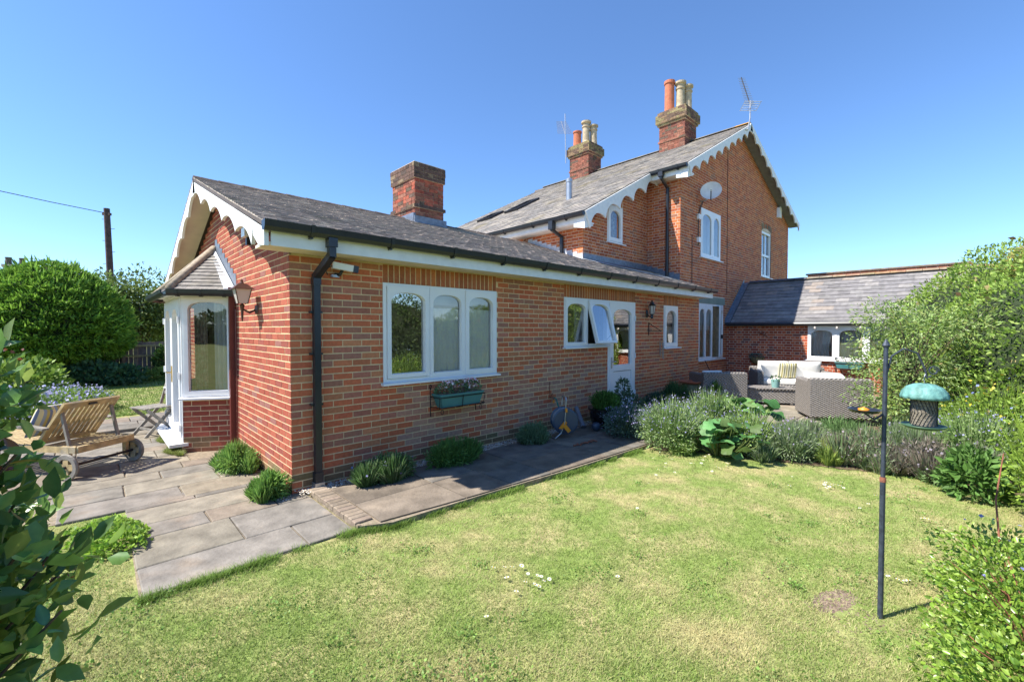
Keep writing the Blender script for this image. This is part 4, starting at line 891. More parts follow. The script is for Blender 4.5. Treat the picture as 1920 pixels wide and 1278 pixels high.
# ============================================================ fixed things on the house
def lantern(loc,rz,label,m,kind):
    t=thing('wall_lantern',label,'lantern',loc,rz) # local: wall at y=0, outward -y
    if kind=='coach':
        MB().lathe((0,-.01,-.12),[(.0,-.06),(.045,-.05),(.05,0),(.045,.05),(0,.06)],12,sy=.45).build('back_plate',m,t)
        MB().tube([(0,-.02,-.12),(0,-.09,-.16),(0,-.16,-.12),(0,-.17,-.05)],[.012,.014,.013,.012],8).build('arm',m,t)
        MB().lathe((0,-.17,-.27),[(.004,0),(.012,.03),(.018,.14),(.03,.2),(.012,.215)],8).build('finial',m,t)
        g=MB(); g.add([(x*a,-.17+y*a,z) for a,z in((.05,-.05),(.085,.12)) for x,y in((-1,-1),(1,-1),(1,1),(-1,1))],[(0,1,5,4),(1,2,6,5),(2,3,7,6),(3,0,4,7)]); g.build('lamp_glass',M['lampglass'],t)
        f=MB()
        for x,y in((-1,-1),(1,-1),(1,1),(-1,1)): f.tube([(x*.05,-.17+y*.05,-.055),(x*.086,-.17+y*.086,.125)],.006,5)
        f.build('cage',m,t)
        MB().add([(x*a,-.17+y*a,z) for a,z in((.115,.12),(.10,.135),(.04,.19)) for x,y in((-1,-1),(1,-1),(1,1),(-1,1))],[(i+j*4,(i+1)%4+j*4,(i+1)%4+4+j*4,i+4+j*4) for j in(0,1) for i in range(4)]+[(0,1,2,3),(8,9,10,11)]).build('hood',m,t)
        MB().lathe((0,-.17,.185),[(.03,0),(.022,.02),(.012,.03),(.018,.045),(.003,.06)],8).build('knob',m,t)
    else:
        MB().lathe((0,-.015,-.08),[(0,-.09),(.04,-.07),(.05,0),(.04,.07),(0,.09)],10,sy=.5).build('back_plate',m,t)
        MB().tube([(0,-.02,-.1),(0,-.08,-.15),(0,-.13,-.13)],.012,8).build('arm',m,t)
        MB().lathe((0,-.13,-.19),[(.01,0),(.035,.02),(.03,.07),(.045,.10)],8).build('base',m,t)
        MB().lathe((0,-.13,-.09),[(.045,0),(.075,.17),(.07,.175)],6).build('lamp_glass',M['lampglass'],t)
        f=MB()
        for i in range(6):
            a=2*math.pi*i/6; f.tube([(.046*math.cos(a),-.13+.046*math.sin(a),-.09),(.077*math.cos(a),-.13+.077*math.sin(a),.085)],.005,5)
        f.build('cage',m,t)
        MB().lathe((0,-.13,.085),[(.09,0),(.08,.015),(.045,.045),(.04,.075),(.015,.085),(.022,.105),(.004,.125)],10).build('hood',m,t)
    return t
lantern((0,1.215,2.17),R(-90),'copper coloured coach lantern on the sunlit gable wall beside the bay','',) if False else lantern((0,1.215,2.13),R(-90),'copper coloured coach lantern on the sunlit gable wall beside the bay',M['copper'],'coach')
lantern((7.28,0,2.19),0,'small black wall lantern between the garden door and the narrow window',M['black'],'small')
t=thing('security_camera','white bullet security camera on a bracket under the eaves beside the downpipe','camera',(.47,0,2.42))
MB().lathe((0,-.012,-.05),[(.0,-.03),(.05,-.03),(.05,.0),(.0,.0)],14).build('mount',M['metalgrey'],t)
MB().tube([(0,-.02,-.045),(.03,-.08,-.05),(.05,-.10,.0)],.018,8).build('bracket',M['darkmetal'],t)
MB().beam((-.06,-.10,.045),(.17,-.14,.015),.075,.07).build('body',M['white'],t)
MB().beam((.15,-.137,.018),(.205,-.146,.01),.079,.074).build('lens_housing',M['black'],t)
MB().tube([(-.06,-.09,.04),(-.12,-.05,.0),(-.08,-.01,-.05)],.006,6).build('cable',M['cable'],t)
t=thing('floodlight','small white security floodlight high on the gable in the shade of the board','light',(0,1.40,2.93))
MB().box((-.08,0,.05),(.06,.16,.11)).build('lamp_head',M['white'],t); MB().box((-.05,0,-.06),(.05,.07,.09)).build('sensor',M['darkmetal'],t); MB().tube([(0,0,-.02),(-.06,0,0)],.015,6).build('bracket',M['darkmetal'],t)
t=thing('satellite_dish','grey oval satellite dish mounted above the upper casement window','satellite dish',(11.12,.52,5.53))
n=22; V=[(0,0,0)];F=[]
dd=Vector((-.88,-.36,.30)).normalized(); dx=dd.cross(Vector((0,0,1))).normalized(); dy=dx.cross(dd)
C0=Vector((-.05,-.33,.06)); V=[];F=[]
for k,rr in enumerate((0,.12,.22,.30,.335)):
    for i in range(n):
        a=2*math.pi*i/n; V.append(C0+(dx*math.cos(a)*rr*.82+dy*math.sin(a)*rr*.82)+dd*(rr*rr*.75))
for k in range(4):
    for i in range(n): F.append((k*n+i,k*n+(i+1)%n,(k+1)*n+(i+1)%n,(k+1)*n+i))
MB().add(V,F).build('dish',mat('dish_grey',(.78,.78,.78),rough=.5,var=.1),t,smooth=True)
MB().tube([(0,0,-.12),(0,-.18,-.12),C0-dd*.02],.022,8).build('bracket',M['metalgrey'],t)
MB().tube([C0-dy*.3+dd*.07,C0-dy*.2+dd*.42],.014,8).build('arm',M['darkmetal'],t)
MB().beam(C0-dy*.2+dd*.42,C0-dy*.14+dd*.33,.06,.06).build('receiver',M['white'],t)
MB().tube([(0,-.1,-.13),(-.05,-.05,-.35),(-.2,-.02,-.55)],.008,5).build('cable',M['cable'],t)
t=thing('alarm_box','white alarm box under the right slope of the main gable','alarm box',(18.3,.52,6.38))
MB().fbox(XYZ,-.14,.14,0,0,0,0).v; MB().add([(x*s_,-.001-y*.10,z) for y,s_ in((0,1),(1,.85)) for x,z in((-.15,-.2),(.15,-.2),(.15,.18),(0,.24),(-.15,.18))],[(9,8,7,6,5)]+[(i,(i+1)%5,(i+1)%5+5,i+5) for i in range(5)]).build('case',M['white'],t)
def yagi(name,label,mast,boomstart,boomdir,L,n,sp,group=None,refl=False):
    t=thing(name,label,'aerial',mast[0],world=True)
    MB().tube(mast,.02,6).build('mast',M['metalgrey'],t)
    a=Vector(boomstart);d=Vector(boomdir).normalized(); s=d.cross(Vector((0,0,1))).normalized()
    MB().tube([a,a+d*L],.016,6).build('boom',M['darkmetal'] if refl else M['metalgrey'],t)
    for i in range(n):
        p=a+d*(L*(i+.5)/n); e=sp*(1-.3*i/n)
        MB().tube([p-s*e,p+s*e],.007,4).build('rod',M['metalgrey'],t)
    up=s.cross(d)
    if refl:
        g=MB()
        for v in(-.16,-.08,0,.08,.16): g.tube([a+up*v-s*.26-d*.03,a+up*v+s*.26-d*.03],.009,4)
        for v in(-.26,0,.26): g.tube([a-up*.18+s*v-d*.03,a+up*.18+s*v-d*.03],.009,4)
        g.build('reflector',M['whitelead'],t,kind='stuff')
    return t
yagi('tv_aerial','tall grid television aerial strapped to the further chimney',[(13.42,7.32,8.9),(13.40,7.35,11.0)],(13.40,7.35,10.15),(.45,.5,.62),1.6,12,.32)
yagi('tv_aerial','television aerial with white reflector at the ridge end of the main gable',[(13.35,.2,8.0),(13.6,.1,8.05),(13.85,.12,8.5),(13.95,.15,9.1)],(13.95,.15,8.95),(.3,.32,.90),1.35,16,.16,refl=True)
# bracket + chime
t=thing('hanging_bracket','empty black triangular hanging basket bracket left of the narrow window','bracket',(7.36,0,1.80))
mb=MB(); mb.tube([(0,-.015,.12),(0,-.015,-.16)],.009,6); mb.tube([(0,-.015,-.07),(.0,-.30,-.07),(0,-.32,-.05)],.008,6); mb.tube([(0,-.02,.10),(0,-.29,-.06)],.007,6); mb.build('bracket_frame',M['iron'],t)
t=thing('wind_chime','wind chime of thin metal tubes hanging left of the narrow window sill','wind chime',(7.74,-.12,1.50))
MB().lathe((0,0,0),[(.05,0),(.05,.012)],12).build('top_disc',M['wood'],t); MB().tube([(0,0,.01),(0,0,.16),(.0,.1,.19)],.003,5).build('cord',M['cable'],t)
for i in range(6):
    a=i*1.05; MB().tube([(.04*math.cos(a),.04*math.sin(a),-.02),(.04*math.cos(a),.04*math.sin(a),-.25-.03*i)],.007,6).build('chime_tube',M['metalgrey'],t)
# trough with pink flowers under the first window
def trough(loc,rz,w,label,flower,lblm='teal'):
    t=thing('window_trough',label,'planter',loc,rz)
    P=[]
    for z,a,b in((0,.85,.07),(.17,1,.095)): P+=[(-w/2*a,-.12-b,z),(w/2*a,-.12-b,z),(w/2*a,-.12+b,z),(-w/2*a,-.12+b,z)]
    MB().add(P,[(0,1,5,4),(1,2,6,5),(2,3,7,6),(3,0,4,7),(3,2,1,0)]).build('tub',M[lblm],t)
    MB().box((0,-.12,.17),(w*1.02,.215,.02)).build('rim',M[lblm],t)
    MB().box((0,-.12,.183),(w*.94,.16,.006)).build('compost',M['soil'],t)
    mb=MB()
    for z in(.14,.01): mb.tube([(-w/2-.02,0,z),(-w/2-.02,-.22,z),(w/2+.02,-.22,z),(w/2+.02,0,z)],.006,5)
    for x in(-w/2-.02,0,w/2+.02): mb.tube([(x,-.225,.15),(x*.97,-.20,-.01),(x*.97,-.05,-.03)],.005,5)
    for x in(-w/2-.02,w/2+.02):
        mb.tube([(x,0,.26),(x,-.01,-.12)],.007,5); mb.tube([(x+.02*math.cos(a)*(1-a/14),-.01-.0,.27+.03*math.sin(a)) for a in np.linspace(0,7,12)],.005,4); mb.tube([(x*.85+.035*math.cos(a)*(1-a/12),-.2,-.045+.03*math.sin(a)) for a in np.linspace(1.5,8,12)],.005,4)
    mb.build('iron_holder',M['iron'],t,kind='stuff')
    return t
t=trough((2.10,0,.735),0,.72,'teal trough of pink flowers in a scrolled iron holder below the triple window','pink')
for x in(-.24,0,.24):
    P,Nn=shell(260,(x,-.12,.23),(.12,.09,.09)); leafcloud('foliage',P,Nn,.035,[(.13,.24,.10),(.18,.28,.15),(.09,.18,.08)],t,kind='stuff')
P=np.stack([rng.uniform(-.33,.33,170),rng.uniform(-.22,-.05,170),rng.uniform(.24,.36,170)],1); P=P[np.abs(np.sin(P[:,0]*9.8))>.25]
dots('flower_heads',P,.03,[(.85,.5,.62),(.9,.75,.8),(.8,.4,.55),(.9,.85,.87)],t,kind='stuff')
t=trough((XW-.02,-2.68,.72),R(-90),.6,'blue green trough below the wing window beside the arching shrub','none')
P,Nn=shell(300,(0,-.12,.22),(.3,.09,.08)); leafcloud('foliage',P,Nn,.04,[(.07,.12,.05),(.10,.15,.07),(.2,.12,.12)],t,kind='stuff')
# half basket on wing
t=thing('wall_basket','half round coir lined wall basket of trailing succulents on the shaded wing wall','planter',(XW,-.40,.93),R(-90))
mb=MB(); V=[];F=[]
for j in range(7):
    b=math.pi/2*j/6
    for i in range(13):
        a=math.pi*i/12; r_=.2*math.cos(b); V.append((r_*math.cos(a),-r_*math.sin(a)*.9,-.22*math.sin(b)))
for j in range(6):
    for i in range(12): q=j*13+i; F.append((q,q+1,q+14,q+13))
MB().add(V,F).build('liner',M['coir'],t,smooth=True)
mb=MB()
for i in range(0,13,2): mb.tube([(.205*math.cos(math.pi/2*j/6)*math.cos(math.pi*i/12),-.19*math.cos(math.pi/2*j/6)*math.sin(math.pi*i/12),-.225*math.sin(math.pi/2*j/6)) for j in range(7)],.004,4)
mb.build('wire_frame',M['iron'],t,kind='stuff')
P,Nn=shell(350,(0,-.09,.03),(.2,.11,.08)); leafcloud('foliage',P,Nn,.035,[(.12,.18,.14),(.17,.24,.19),(.08,.13,.10)],t,aspect=.8,kind='stuff')
t=thing('wall_ornament','small rusty metal lizard like ornament high on the shaded wing wall','ornament',(XW-.02,-.54,1.62),R(-90))
mb=MB(); mb.tube([(-.16,-.01,.07),(-.06,-.015,.04),(.04,-.015,.0),(.12,-.01,-.06),(.2,-.01,-.12)],[.01,.022,.02,.012,.005],6)
for a,b in(((-.05,-.01,.04),(-.09,-.01,-.05)),((-.04,-.01,.04),(0,-.01,.12)),((.05,-.01,0),(.0,-.01,-.09)),((.05,-.01,0),(.13,-.01,.06))): mb.tube([a,b],.007,5)
mb.build('lizard_shape',M['rust'],t)
# ============================================================ garden things
LR=math.atan2(.785,-.62)
def lounger():
    t=thing('steamer_lounger','weathered slatted wooden steamer lounger with wheels and raised back','lounger',(-1.43,2.47,.024),LR)
    W=.33; Z=.34; L=1.95; m=M['wood']
    for s in(-1,1):
        MB().beam((-.06,s*W,Z),(L,s*W,Z),.035,.075).build('side_rail',m,t)
        w=MB(); 
        ring=[(.0+.155*math.cos(a),s*(W+.05),.155+.155*math.sin(a)) for a in np.linspace(0,2*math.pi,25)]
        o=MB(); o.lathe((0,0,0),[(.10,-.018),(.145,-.018),(.155,0),(.145,.018),(.10,.018),(.10,-.018)],26); o.v=[(x,s*(W+.06)+z,.155+y) for x,y,z in o.v]; wh=o.build('wheel',M['greywood'],t)
        MB().box((0,s*(W+.06),.155),(.23,.024,.07)).build('spoke',m,wh); MB().box((0,s*(W+.06),.155),(.07,.026,.23)).build('spoke',m,wh)
        MB().beam((.05,s*(W-.0),.10),(.05,s*W,Z+.02),.04,.055).build('leg',m,t)
        MB().beam((1.55,s*W,0),(1.50,s*W,Z),.04,.06).build('leg',m,t)
        pts=[(.30,s*(W+.04),Z+.24),(.55,s*(W+.045),Z+.27),(.85,s*(W+.045),Z+.23),(1.05,s*(W+.04),Z+.12)]
        ar=MB(); 
        for a,b in zip(pts,pts[1:]): ar.beam(a,b,.07,.024)
        ar.build('arm_rest',M['greywood'],t)
        MB().beam((.95,s*(W+.03),Z),(.98,s*(W+.03),Z+.19),.035,.045).build('arm_post',M['greywood'],t)
    MB().tube([(0,-W-.1,.155),(0,W+.1,.155)],.016,8).build('axle',M['darkmetal'],t)
    MB().beam((-.06,-W,Z-.0),(-.06,W,Z),.045,.075).build('end_rail',m,t)
    for x in np.arange(.06,.42,.085): MB().beam((x,-W,Z+.02),(x,W,Z+.02),.06,.018).build('slat',m,t)
    for x in np.arange(.60,1.93,.085): MB().beam((x,-W,Z+.02),(x,W,Z+.02),.06,.018).build('slat',m,t)
    h=Vector((.50,0,Z+.05)); d=Vector((-.50,0,.62)).normalized(); BL=.62
    for s in(-1,1): MB().beam(h+Vector((0,s*(W-.03),0)),h+Vector((0,s*(W-.03),0))+d*BL,.045,.03,up=(1,0,1)).build('back_stile',m,t)
    for q,hh in((.03,.05),(BL-.04,.09)): MB().beam(h+d*q+Vector((0,-W+.01,0)),h+d*q+Vector((0,W-.01,0)),.026,hh,up=tuple(d)).build('back_rail',m,t)
    for y in np.linspace(-W+.075,W-.075,10): MB().beam(h+d*.05+Vector((0,y,0)),h+d*(BL-.07)+Vector((0,y,0)),.036,.014,up=(1,0,1)).build('back_slat',m,t)
    p=h+d*(BL-.04)+Vector((-.018,0,-.01)); mb=MB(); mb.tube([p+Vector((0,-.045,0)),p+Vector((0,.045,0))],.014,8); mb.build('maker_plate',M['darkmetal'],t)
    for s in(-1,1): MB().beam(h+d*.48+Vector((0,s*(W-.05),0)),(.10,s*(W-.05),Z+.02),.03,.03).build('prop',M['greywood'],t)
    return t
lounger()
def pillow(name,label,loc,rot,size,m,cat='cushion',group=None):
    mb=MB(); n=12; V=[];F=[]
    for s in(1,-1):
        b=len(V)
        for j in range(n+1):
            for i in range(n+1):
                x=i/n*2-1;y=j/n*2-1; th=(max(0,1-x**4)*max(0,1-y**4))**.45
                k=1-.06*(abs(x*y)); V.append((size[0]/2*x*(1-.05*(1-y*y)*0),size[1]/2*y,s*size[2]/2*th))
        for j in range(n):
            for i in range(n):
                a=b+j*(n+1)+i; F.append((a,a+1,a+n+2,a+n+1) if s>0 else (a,a+n+1,a+n+2,a+1))
    o=mb.add(V,F).build(name,m,smooth=True); o.location=loc; o.rotation_euler=rot; props(o,label,cat,group); return o
pillow('cushion','blue and cream striped cushion leaning on the lounger back',(-1.43-.62*.55-.10,2.47+.785*.55-.05,.66),(R(0),R(-60),LR+math.pi),(.42,.42,.16),M['stripeblue'])
# folding chairs by door
def folding(loc,rz,label):
    t=thing('folding_chair',label,'chair',loc,rz); m=M['greywood']
    for s in(-1,1):
        MB().beam((-.22,s*.20,0),(.20,s*.20,.46),.022,.045).build('leg',m,t); MB().beam((.24,s*.225,0),(-.2,s*.225,.45),.022,.045).build('leg',m,t)
        MB().beam((.18,s*.20,.43),(.30,s*.20,.86),.022,.04).build('back_post',m,t)
    for x in np.linspace(-.21,.17,6): MB().beam((x,-.235,.465),(x,.235,.465),.055,.016).build('seat_slat',m,t)
    for z in(.66,.74,.82): MB().beam((.245+(z-.66)*.28,-.21,z),(.245+(z-.66)*.28,.21,z),.016,.05).build('back_slat',m,t)
    MB().beam((-.12,-.2,.11),(-.12,.2,.11),.02,.035).build('stretcher',m,t)
    return t
folding((-.76,4.45,.024),R(20),'grey folding slatted garden chair beside the open bay doors')
# hose reel
t=thing('hose_reel','slate blue and orange hose reel on a tubular stand standing by the wall','hose reel',(3.88,-.50,.065),R(-38))
for s in(-1,1):
    o=MB(); o.lathe((0,0,0),[(.05,-.012),(.18,-.01),(.205,0),(.18,.012),(.05,.012)],24); o.v=[(x,s*.105+z,.27+y) for x,y,z in o.v]; o.build('side_disc',M['hoseblue'],t)
    MB().tube([(-.17,s*.15,.02),(-.08,s*.15,.1),(-.02,s*.14,.27),(.0,s*.14,.60)],.011,8).build('stand_tube',M['metalgrey'],t)
    MB().beam((-.03,s*.145,.22),(.05,s*.145,.12),.03,.06).build('bracket',M['orange'],t)
    MB().beam((0,s*.14,.42),(0,s*.14,.48),.03,.035).build('collar',M['orange'],t)
MB().tube([(0,-.14,.60),(0,-.12,.64),(0,.12,.64),(0,.14,.60)],.012,8).build('handle',M['metalgrey'],t)
MB().tube([(-.17,-.15,.02),(-.21,0,.012),(-.17,.15,.02)],.011,8).build('foot_bar',M['metalgrey'],t)
pts=[]
for i in range(240):
    a=i*.42; k=i//60; pts.append(((.125+.017*k)*math.cos(a),-.085+.17*((i%60)/60 if k%2==0 else 1-(i%60)/60),.27+(.125+.017*k)*math.sin(a)))
MB().tube(pts,.011,6).build('coiled_hose',M['hose'],t,smooth=True)
MB().beam((0,-.125,.27),(-.1,-.16,.16),.03,.045).build('crank_arm',M['orange'],t)
MB().tube([(-.1,-.15,.16),(-.1,-.23,.16)],.018,8).build('crank_knob',M['hoseblue'],t)
props(MB().tube([(4.12,-.06,.62),(4.13,-.12,.60),(4.15,-.14,.50),(4.20,-.14,.40),(4.32,-.18,.26),(4.36,-.2,.16),(4.25,-.3,.12),(4.1,-.4,.2)],.013,8).build('hose',M['hosegreen'],smooth=True),'short green hose running from the wall tap down to the hose reel','hose')
t=thing('garden_tap','brass garden tap with an orange connector on the wall above the hose reel','tap',(4.10,0,.62))
MB().tube([(0,0,0),(0,-.07,0),(0,-.09,-.04)],.014,8).build('spout',M['rust'],t); MB().tube([(0,-.05,.0),(0,-.05,.05)],.008,6).build('stem',M['rust'],t); MB().box((0,-.05,.055),(.06,.012,.012)).build('handle',M['rust'],t); MB().tube([(0,-.09,-.04),(.0,-.09,-.085)],.018,8).build('connector',M['orange'],t)
MB().tube([(0,0,.0),(-.02,-.02,.2),(-.02,-.02,.26)],.006,5).build('supply_pipe',M['rust'],t)
t=thing('drain_pipe','short grey waste pipe slanting from the wall to the path beside the black pot','pipe',(4.75,-.02,.3),world=True)
MB().tube([(4.80,-.02,.36),(4.62,-.30,.12)],.04,12).build('pipe',M['pipe'],t); MB().tube([(4.62,-.30,.12),(4.60,-.33,.085)],.05,12).build('collar',M['pipe'],t)
t=thing('boules_ball','small dark blue round pot standing between drain pipe and black pot','pot',(4.62,-.58,.065)); MB().lathe((0,0,0),[(.05,0),(.075,.05),(.075,.09),(.05,.13),(.04,.13)],16).build('body',M['hoseblue'],t,smooth=True); t.name='small_pot'
mb=MB(); 
for i in range(5): mb.tube([(3.55+.09*i,-.95-.05*(i%2),.075),(3.62+.09*i,-.98,.085),(3.68+.08*i,-.92-.03*i,.075)],.014,5)
mb.build('metal_scraps',M['rust'],label='small dark rusty scraps lying on the path in front of the hose reel',cat='scraps',kind='stuff')
# pots
def potplant(name,label,loc,prof,m,plant,cat='plant pot'):
    t=thing(name,label,cat,loc); MB().lathe((0,0,0),prof,24).build('pot',m,t,smooth=False)
    MB().lathe((0,0,prof[-1][1]-.03),[(prof[-1][0]*.93,0),(prof[-1][0]*.9,.004)],20).build('compost',M['soil'],t); plant(t,prof[-1][1]-.03); return t
G1=[(.06,.14,.025),(.09,.20,.035),(.13,.26,.05)]; G2=[(.05,.11,.04),(.08,.16,.06)]
M['blackglaze']=mat('black_glaze',(.012,.012,.014),rough=.15,var=.1)
potplant('flower_pot','wide glossy black pot of bushy green herbs left of the garden door',(5.02,-.50,.06),[(.19,0),(.24,.06),(.285,.22),(.29,.30),(.31,.305),(.31,.335),(.27,.335)],M['blackglaze'],
  lambda t,z:(spikes('foliage',(0,0,z),900,.27,.34,G1,t,w=.012,base=.7,kind='stuff'),leafcloud('leaves',*shell(900,(0,0,z+.16),(.27,.25,.15)),.035,G1,t,kind='stuff')))
t=thing('leafy_plant','upright grey green leafy shrub rising beside the black pot before the door','plant',(5.5,-.62,.03)); P,Nn=multi([(700,(0,0,.3),(.22,.22,.32)),(300,(-.05,.05,.65),(.1,.1,.2)),(400,(.1,-.15,.25),(.3,.2,.25))]); leafcloud('foliage',P,Nn,.07,[(.10,.17,.09),(.14,.22,.12),(.07,.13,.06)],t,aspect=.35,kind='stuff'); MB().tube([(0,0,0),(-.03,.03,.75)],.01,5).build('stem',M['bark'],t)
t=thing('storage_barrel','olive barrel topped with a shallow terracotta dish at the corner of the wall','barrel',(8.62,-.42,.06)); MB().lathe((0,0,0),[(.2,0),(.235,.15),(.225,.42),(.20,.46)],20).build('body',M['stand'],t,smooth=True); MB().lathe((0,0,.46),[(.24,0),(.29,.035),(.29,.05),(.26,.05),(.22,.02)],24).build('dish',M['terra'],t)
def spk(t,z): spikes('foliage',(0,0,z),260,.20,.40,G1,t,w=.014,base=.3,kind='stuff'); leafcloud('leaves',*shell(300,(0.08,-.05,z+.08),(.14,.13,.1)),.05,[(.22,.28,.24),(.3,.36,.32)],t,aspect=.3,kind='stuff')
potplant('flower_pot','terracotta pot of spiky and silver plants between barrel and wicker chair',(8.62,-.92,.06),[(.105,0),(.15,.2),(.165,.2),(.165,.25),(.145,.25)],M['terra'],spk)
props(MB().tube([(9.5,-.35,1.0),(9.62,-.55,.5),(9.7,-.72,.12)],.009,5).build('garden_cane',M['iron']),'thin dark cane leaning beside the sage green lintel window','cane')
# ============================================================ wicker set
import itertools
def wick(t,name,c,d): return MB().box(c,d).build(name,M['wicker'],t)
angU=math.atan2(.55,.83)
def wchair(loc,rz,label,w=.86,dp=.82,h=.74,cat='armchair',seats=1,name='wicker_armchair'):
    t=thing(name,label,cat,loc,rz)  # local: back at y=0 (outer face), faces +y ; width along x
    def rb(nm,x0,x1,y0,y1,z0,z1):
        b=.03; o=MB(); P=[]
        for z,s in((z0,b),(z0+b,0),(z1-b,0),(z1,b)):
            P+=[(x0+s,y0+s,z),(x1-s,y0+s,z),(x1-s,y1-s,z),(x0+s,y1-s,z)]
        o.add(P,[(0,3,2,1),(12,13,14,15)]+[(i+4*k,(i+1)%4+4*k,(i+1)%4+4*k+4,i+4*k+4) for k in range(3) for i in range(4)]).build(nm,M['wicker'],t)
    rb('backrest',0,w,0,.14,.05,h); rb('arm',0,.14,.135,dp,.05,h-.05 if seats==1 else h-.08); rb('arm',w-.14,w,.135,dp,.05,h-.05 if seats==1 else h-.08); rb('seat_base',.13,w-.13,.13,dp-.02,.05,.30)
    for x in(.06,w-.06):
        for y in(.06,dp-.06): MB().box((x,y,.025),(.05,.05,.05)).build('foot',M['metalgrey'],t)
    return t
def seatcush(name,label,loc,rz,w,d,h): 
    o=MB(); b=.03; P=[]
    for z,s in((0,b),(b,0),(h-b,0),(h,b)): P+=[(-w/2+s,-d/2+s,z),(w/2-s,-d/2+s,z),(w/2-s,d/2-s,z),(-w/2+s,d/2-s,z)]
    o.add(P,[(0,3,2,1),(12,13,14,15)]+[(i+4*k,(i+1)%4+4*k,(i+1)%4+4*k+4,i+4*k+4) for k in range(3) for i in range(4)]); o=o.build(name,M['cushion']); o.location=loc; o.rotation_euler=(0,0,rz); props(o,label,'cushion'); return o
rzv=math.atan2(-.85,.53)
def at(loc,rz,x,y): return (loc[0]+x*math.cos(rz)-y*math.sin(rz),loc[1]+x*math.sin(rz)+y*math.cos(rz))
# left armchair, back to the camera
l1=(8.42,-.78,.064); r1=math.atan2(-.67,.70)
wchair(l1,r1,'grey wicker armchair in shade with its back to the lawn, left of the set',w=.98)
q=at(l1,r1,.49,.46); seatcush('seat_cushion','flat cushion on the seat of the shaded left wicker armchair',(q[0],q[1],.36),r1,.68,.6,.12)
q=at(l1,r1,.3,.22); pillow('cushion','white cushion corner peeking over the shaded left wicker armchair',(q[0],q[1],.62),(R(78),0,r1),(.45,.42,.14),M['cushion'])
# right armchair
l2=(8.14,-2.84,.064); r2=math.atan2(-.86,.51)
wchair((8.18,-2.86,.064),r2,'grey wicker armchair in full sun, nearest the lawn at right of the set',w=1.0,dp=.80,h=.80)
q=at(l2,r2,.5,.46); seatcush('seat_cushion','seat cushion of the sunlit wicker armchair nearest the lawn',(q[0],q[1],.37),r2,.7,.6,.13)
q=at(l2,r2,.42,.30); pillow('cushion','white cushion lying across the back of the sunlit wicker armchair',(q[0],q[1],.83),(R(20),0,r2),(.62,.40,.13),M['cushion'])
# love seat: faces camera-ish; outer back far. place with rotation so that it faces -u
rs_=math.atan2(-.85,.53)+math.pi; l3=(12.42,-2.2,.064)
wchair(l3,rs_,'grey wicker two seat sofa with white cushions against the wing','' and 0 or 1.75,.82,.72,'sofa',2,'wicker_sofa')
for i,x in enumerate((.50,1.24)):
    q=at(l3,rs_,x,.46); seatcush('seat_cushion',('white seat cushion on the right half of the wicker sofa','white seat cushion on the left half of the wicker sofa')[i],(q[0],q[1],.36),rs_,.72,.62,.13)
    q=at(l3,rs_,x,.24); pillow('cushion',('white back cushion on the right half of the wicker sofa','white back cushion on the left half of the wicker sofa')[i],(q[0],q[1],.70),(R(76),0,rs_),(.74,.5,.18),M['cushion'])
q=at(l3,rs_,.93,.36); pillow('cushion','olive and cream striped scatter cushion in the middle of the wicker sofa',(q[0],q[1],.70),(R(74),0,rs_),(.42,.42,.14),M['stripeyel'])
# coffee table
t=thing('wicker_table','low grey wicker coffee table carrying a small pot in front of the sofa','table',(9.30,-1.38,.064),rzv)
MB().box((.5,.3,.20),(1.0,.55,.30)).build('table_base',M['wicker'],t); MB().box((.5,.3,.362),(1.04,.60,.025)).build('table_top',M['wicker'],t)
for x in(.06,.94):
    for y in(.08,.52): MB().box((x,y,.025),(.05,.05,.05)).build('foot',M['metalgrey'],t)
q=at((9.30,-1.38),rzv,.66,.22); M['paleteal']=mat('pale_teal_glaze',(.22,.40,.37),rough=.4,var=.1)
potplant('table_pot','small pale teal pot with a trailing succulent on the coffee table',(q[0],q[1],.44),[(.075,0),(.095,.17),(.095,.18),(.08,.18)],M['paleteal'],lambda t,z:leafcloud('foliage',*shell(90,(0,0,z+.05),(.09,.09,.08)),.045,G2,t,aspect=.6,kind='stuff'))
# ============================================================ bird feeder station
t=thing('feeder_pole','tall dark metal bird feeder pole with curled hanging arms on the lawn','feeder pole',(1.94,-4.59,0),world=True)
MB().tube([(1.94,-4.592,0),(1.965,-4.588,.84)],.0145,10).build('lower_pole',M['polemetal'],t); MB().tube([(1.965,-4.588,.80),(1.985,-4.588,1.66)],.012,10).build('upper_pole',M['polemetal'],t)
MB().tube([(1.966,-4.588,.83),(1.969,-4.588,.86)],.0165,10).build('joint',M['rust'],t)
MB().lathe((1.985,-4.588,1.655),[(.016,0),(.02,.01),(.012,.03),(.002,.05)],10).build('finial',M['polemetal'],t)
hp=Vector((2.095,-4.757,1.455)); tp=Vector((1.985,-4.588,1.60)); d_=(hp-tp); d_.z=0
arm=[tp-Vector((0,0,.14)),tp+d_*.15+Vector((0,0,-.0)),tp+d_*.45+Vector((0,0,.045)),tp+d_*.8+Vector((0,0,.02)),hp+Vector((0,0,.07)),hp+d_*.06+Vector((0,0,.015)),hp+d_*.16+Vector((0,0,.03))]
MB().tube(arm,.0055,7).build('arm',M['polemetal'],t)
dn=d_.normalized(); sc=[hp+dn*(.045+.028*math.cos(a)*(1-a/16))+Vector((0,0,.06+.028*math.sin(a)*(1-a/16))) for a in np.linspace(0,8,22)]
MB().tube(sc,.004,6).build('scroll',M['polemetal'],t)
tp2=Vector((1.975,-4.588,1.25)); bw_=Vector((1.905,-4.50,1.27)); MB().tube([tp2,(tp2+bw_)/2+Vector((0,0,-.05)),bw_+Vector((0,0,-.02))],.006,6).build('arm',M['polemetal'],t)
t2=thing('seed_bowl','small black feeding bowl with an orange half on the left arm of the feeder pole','bird feeder',tuple(bw_))
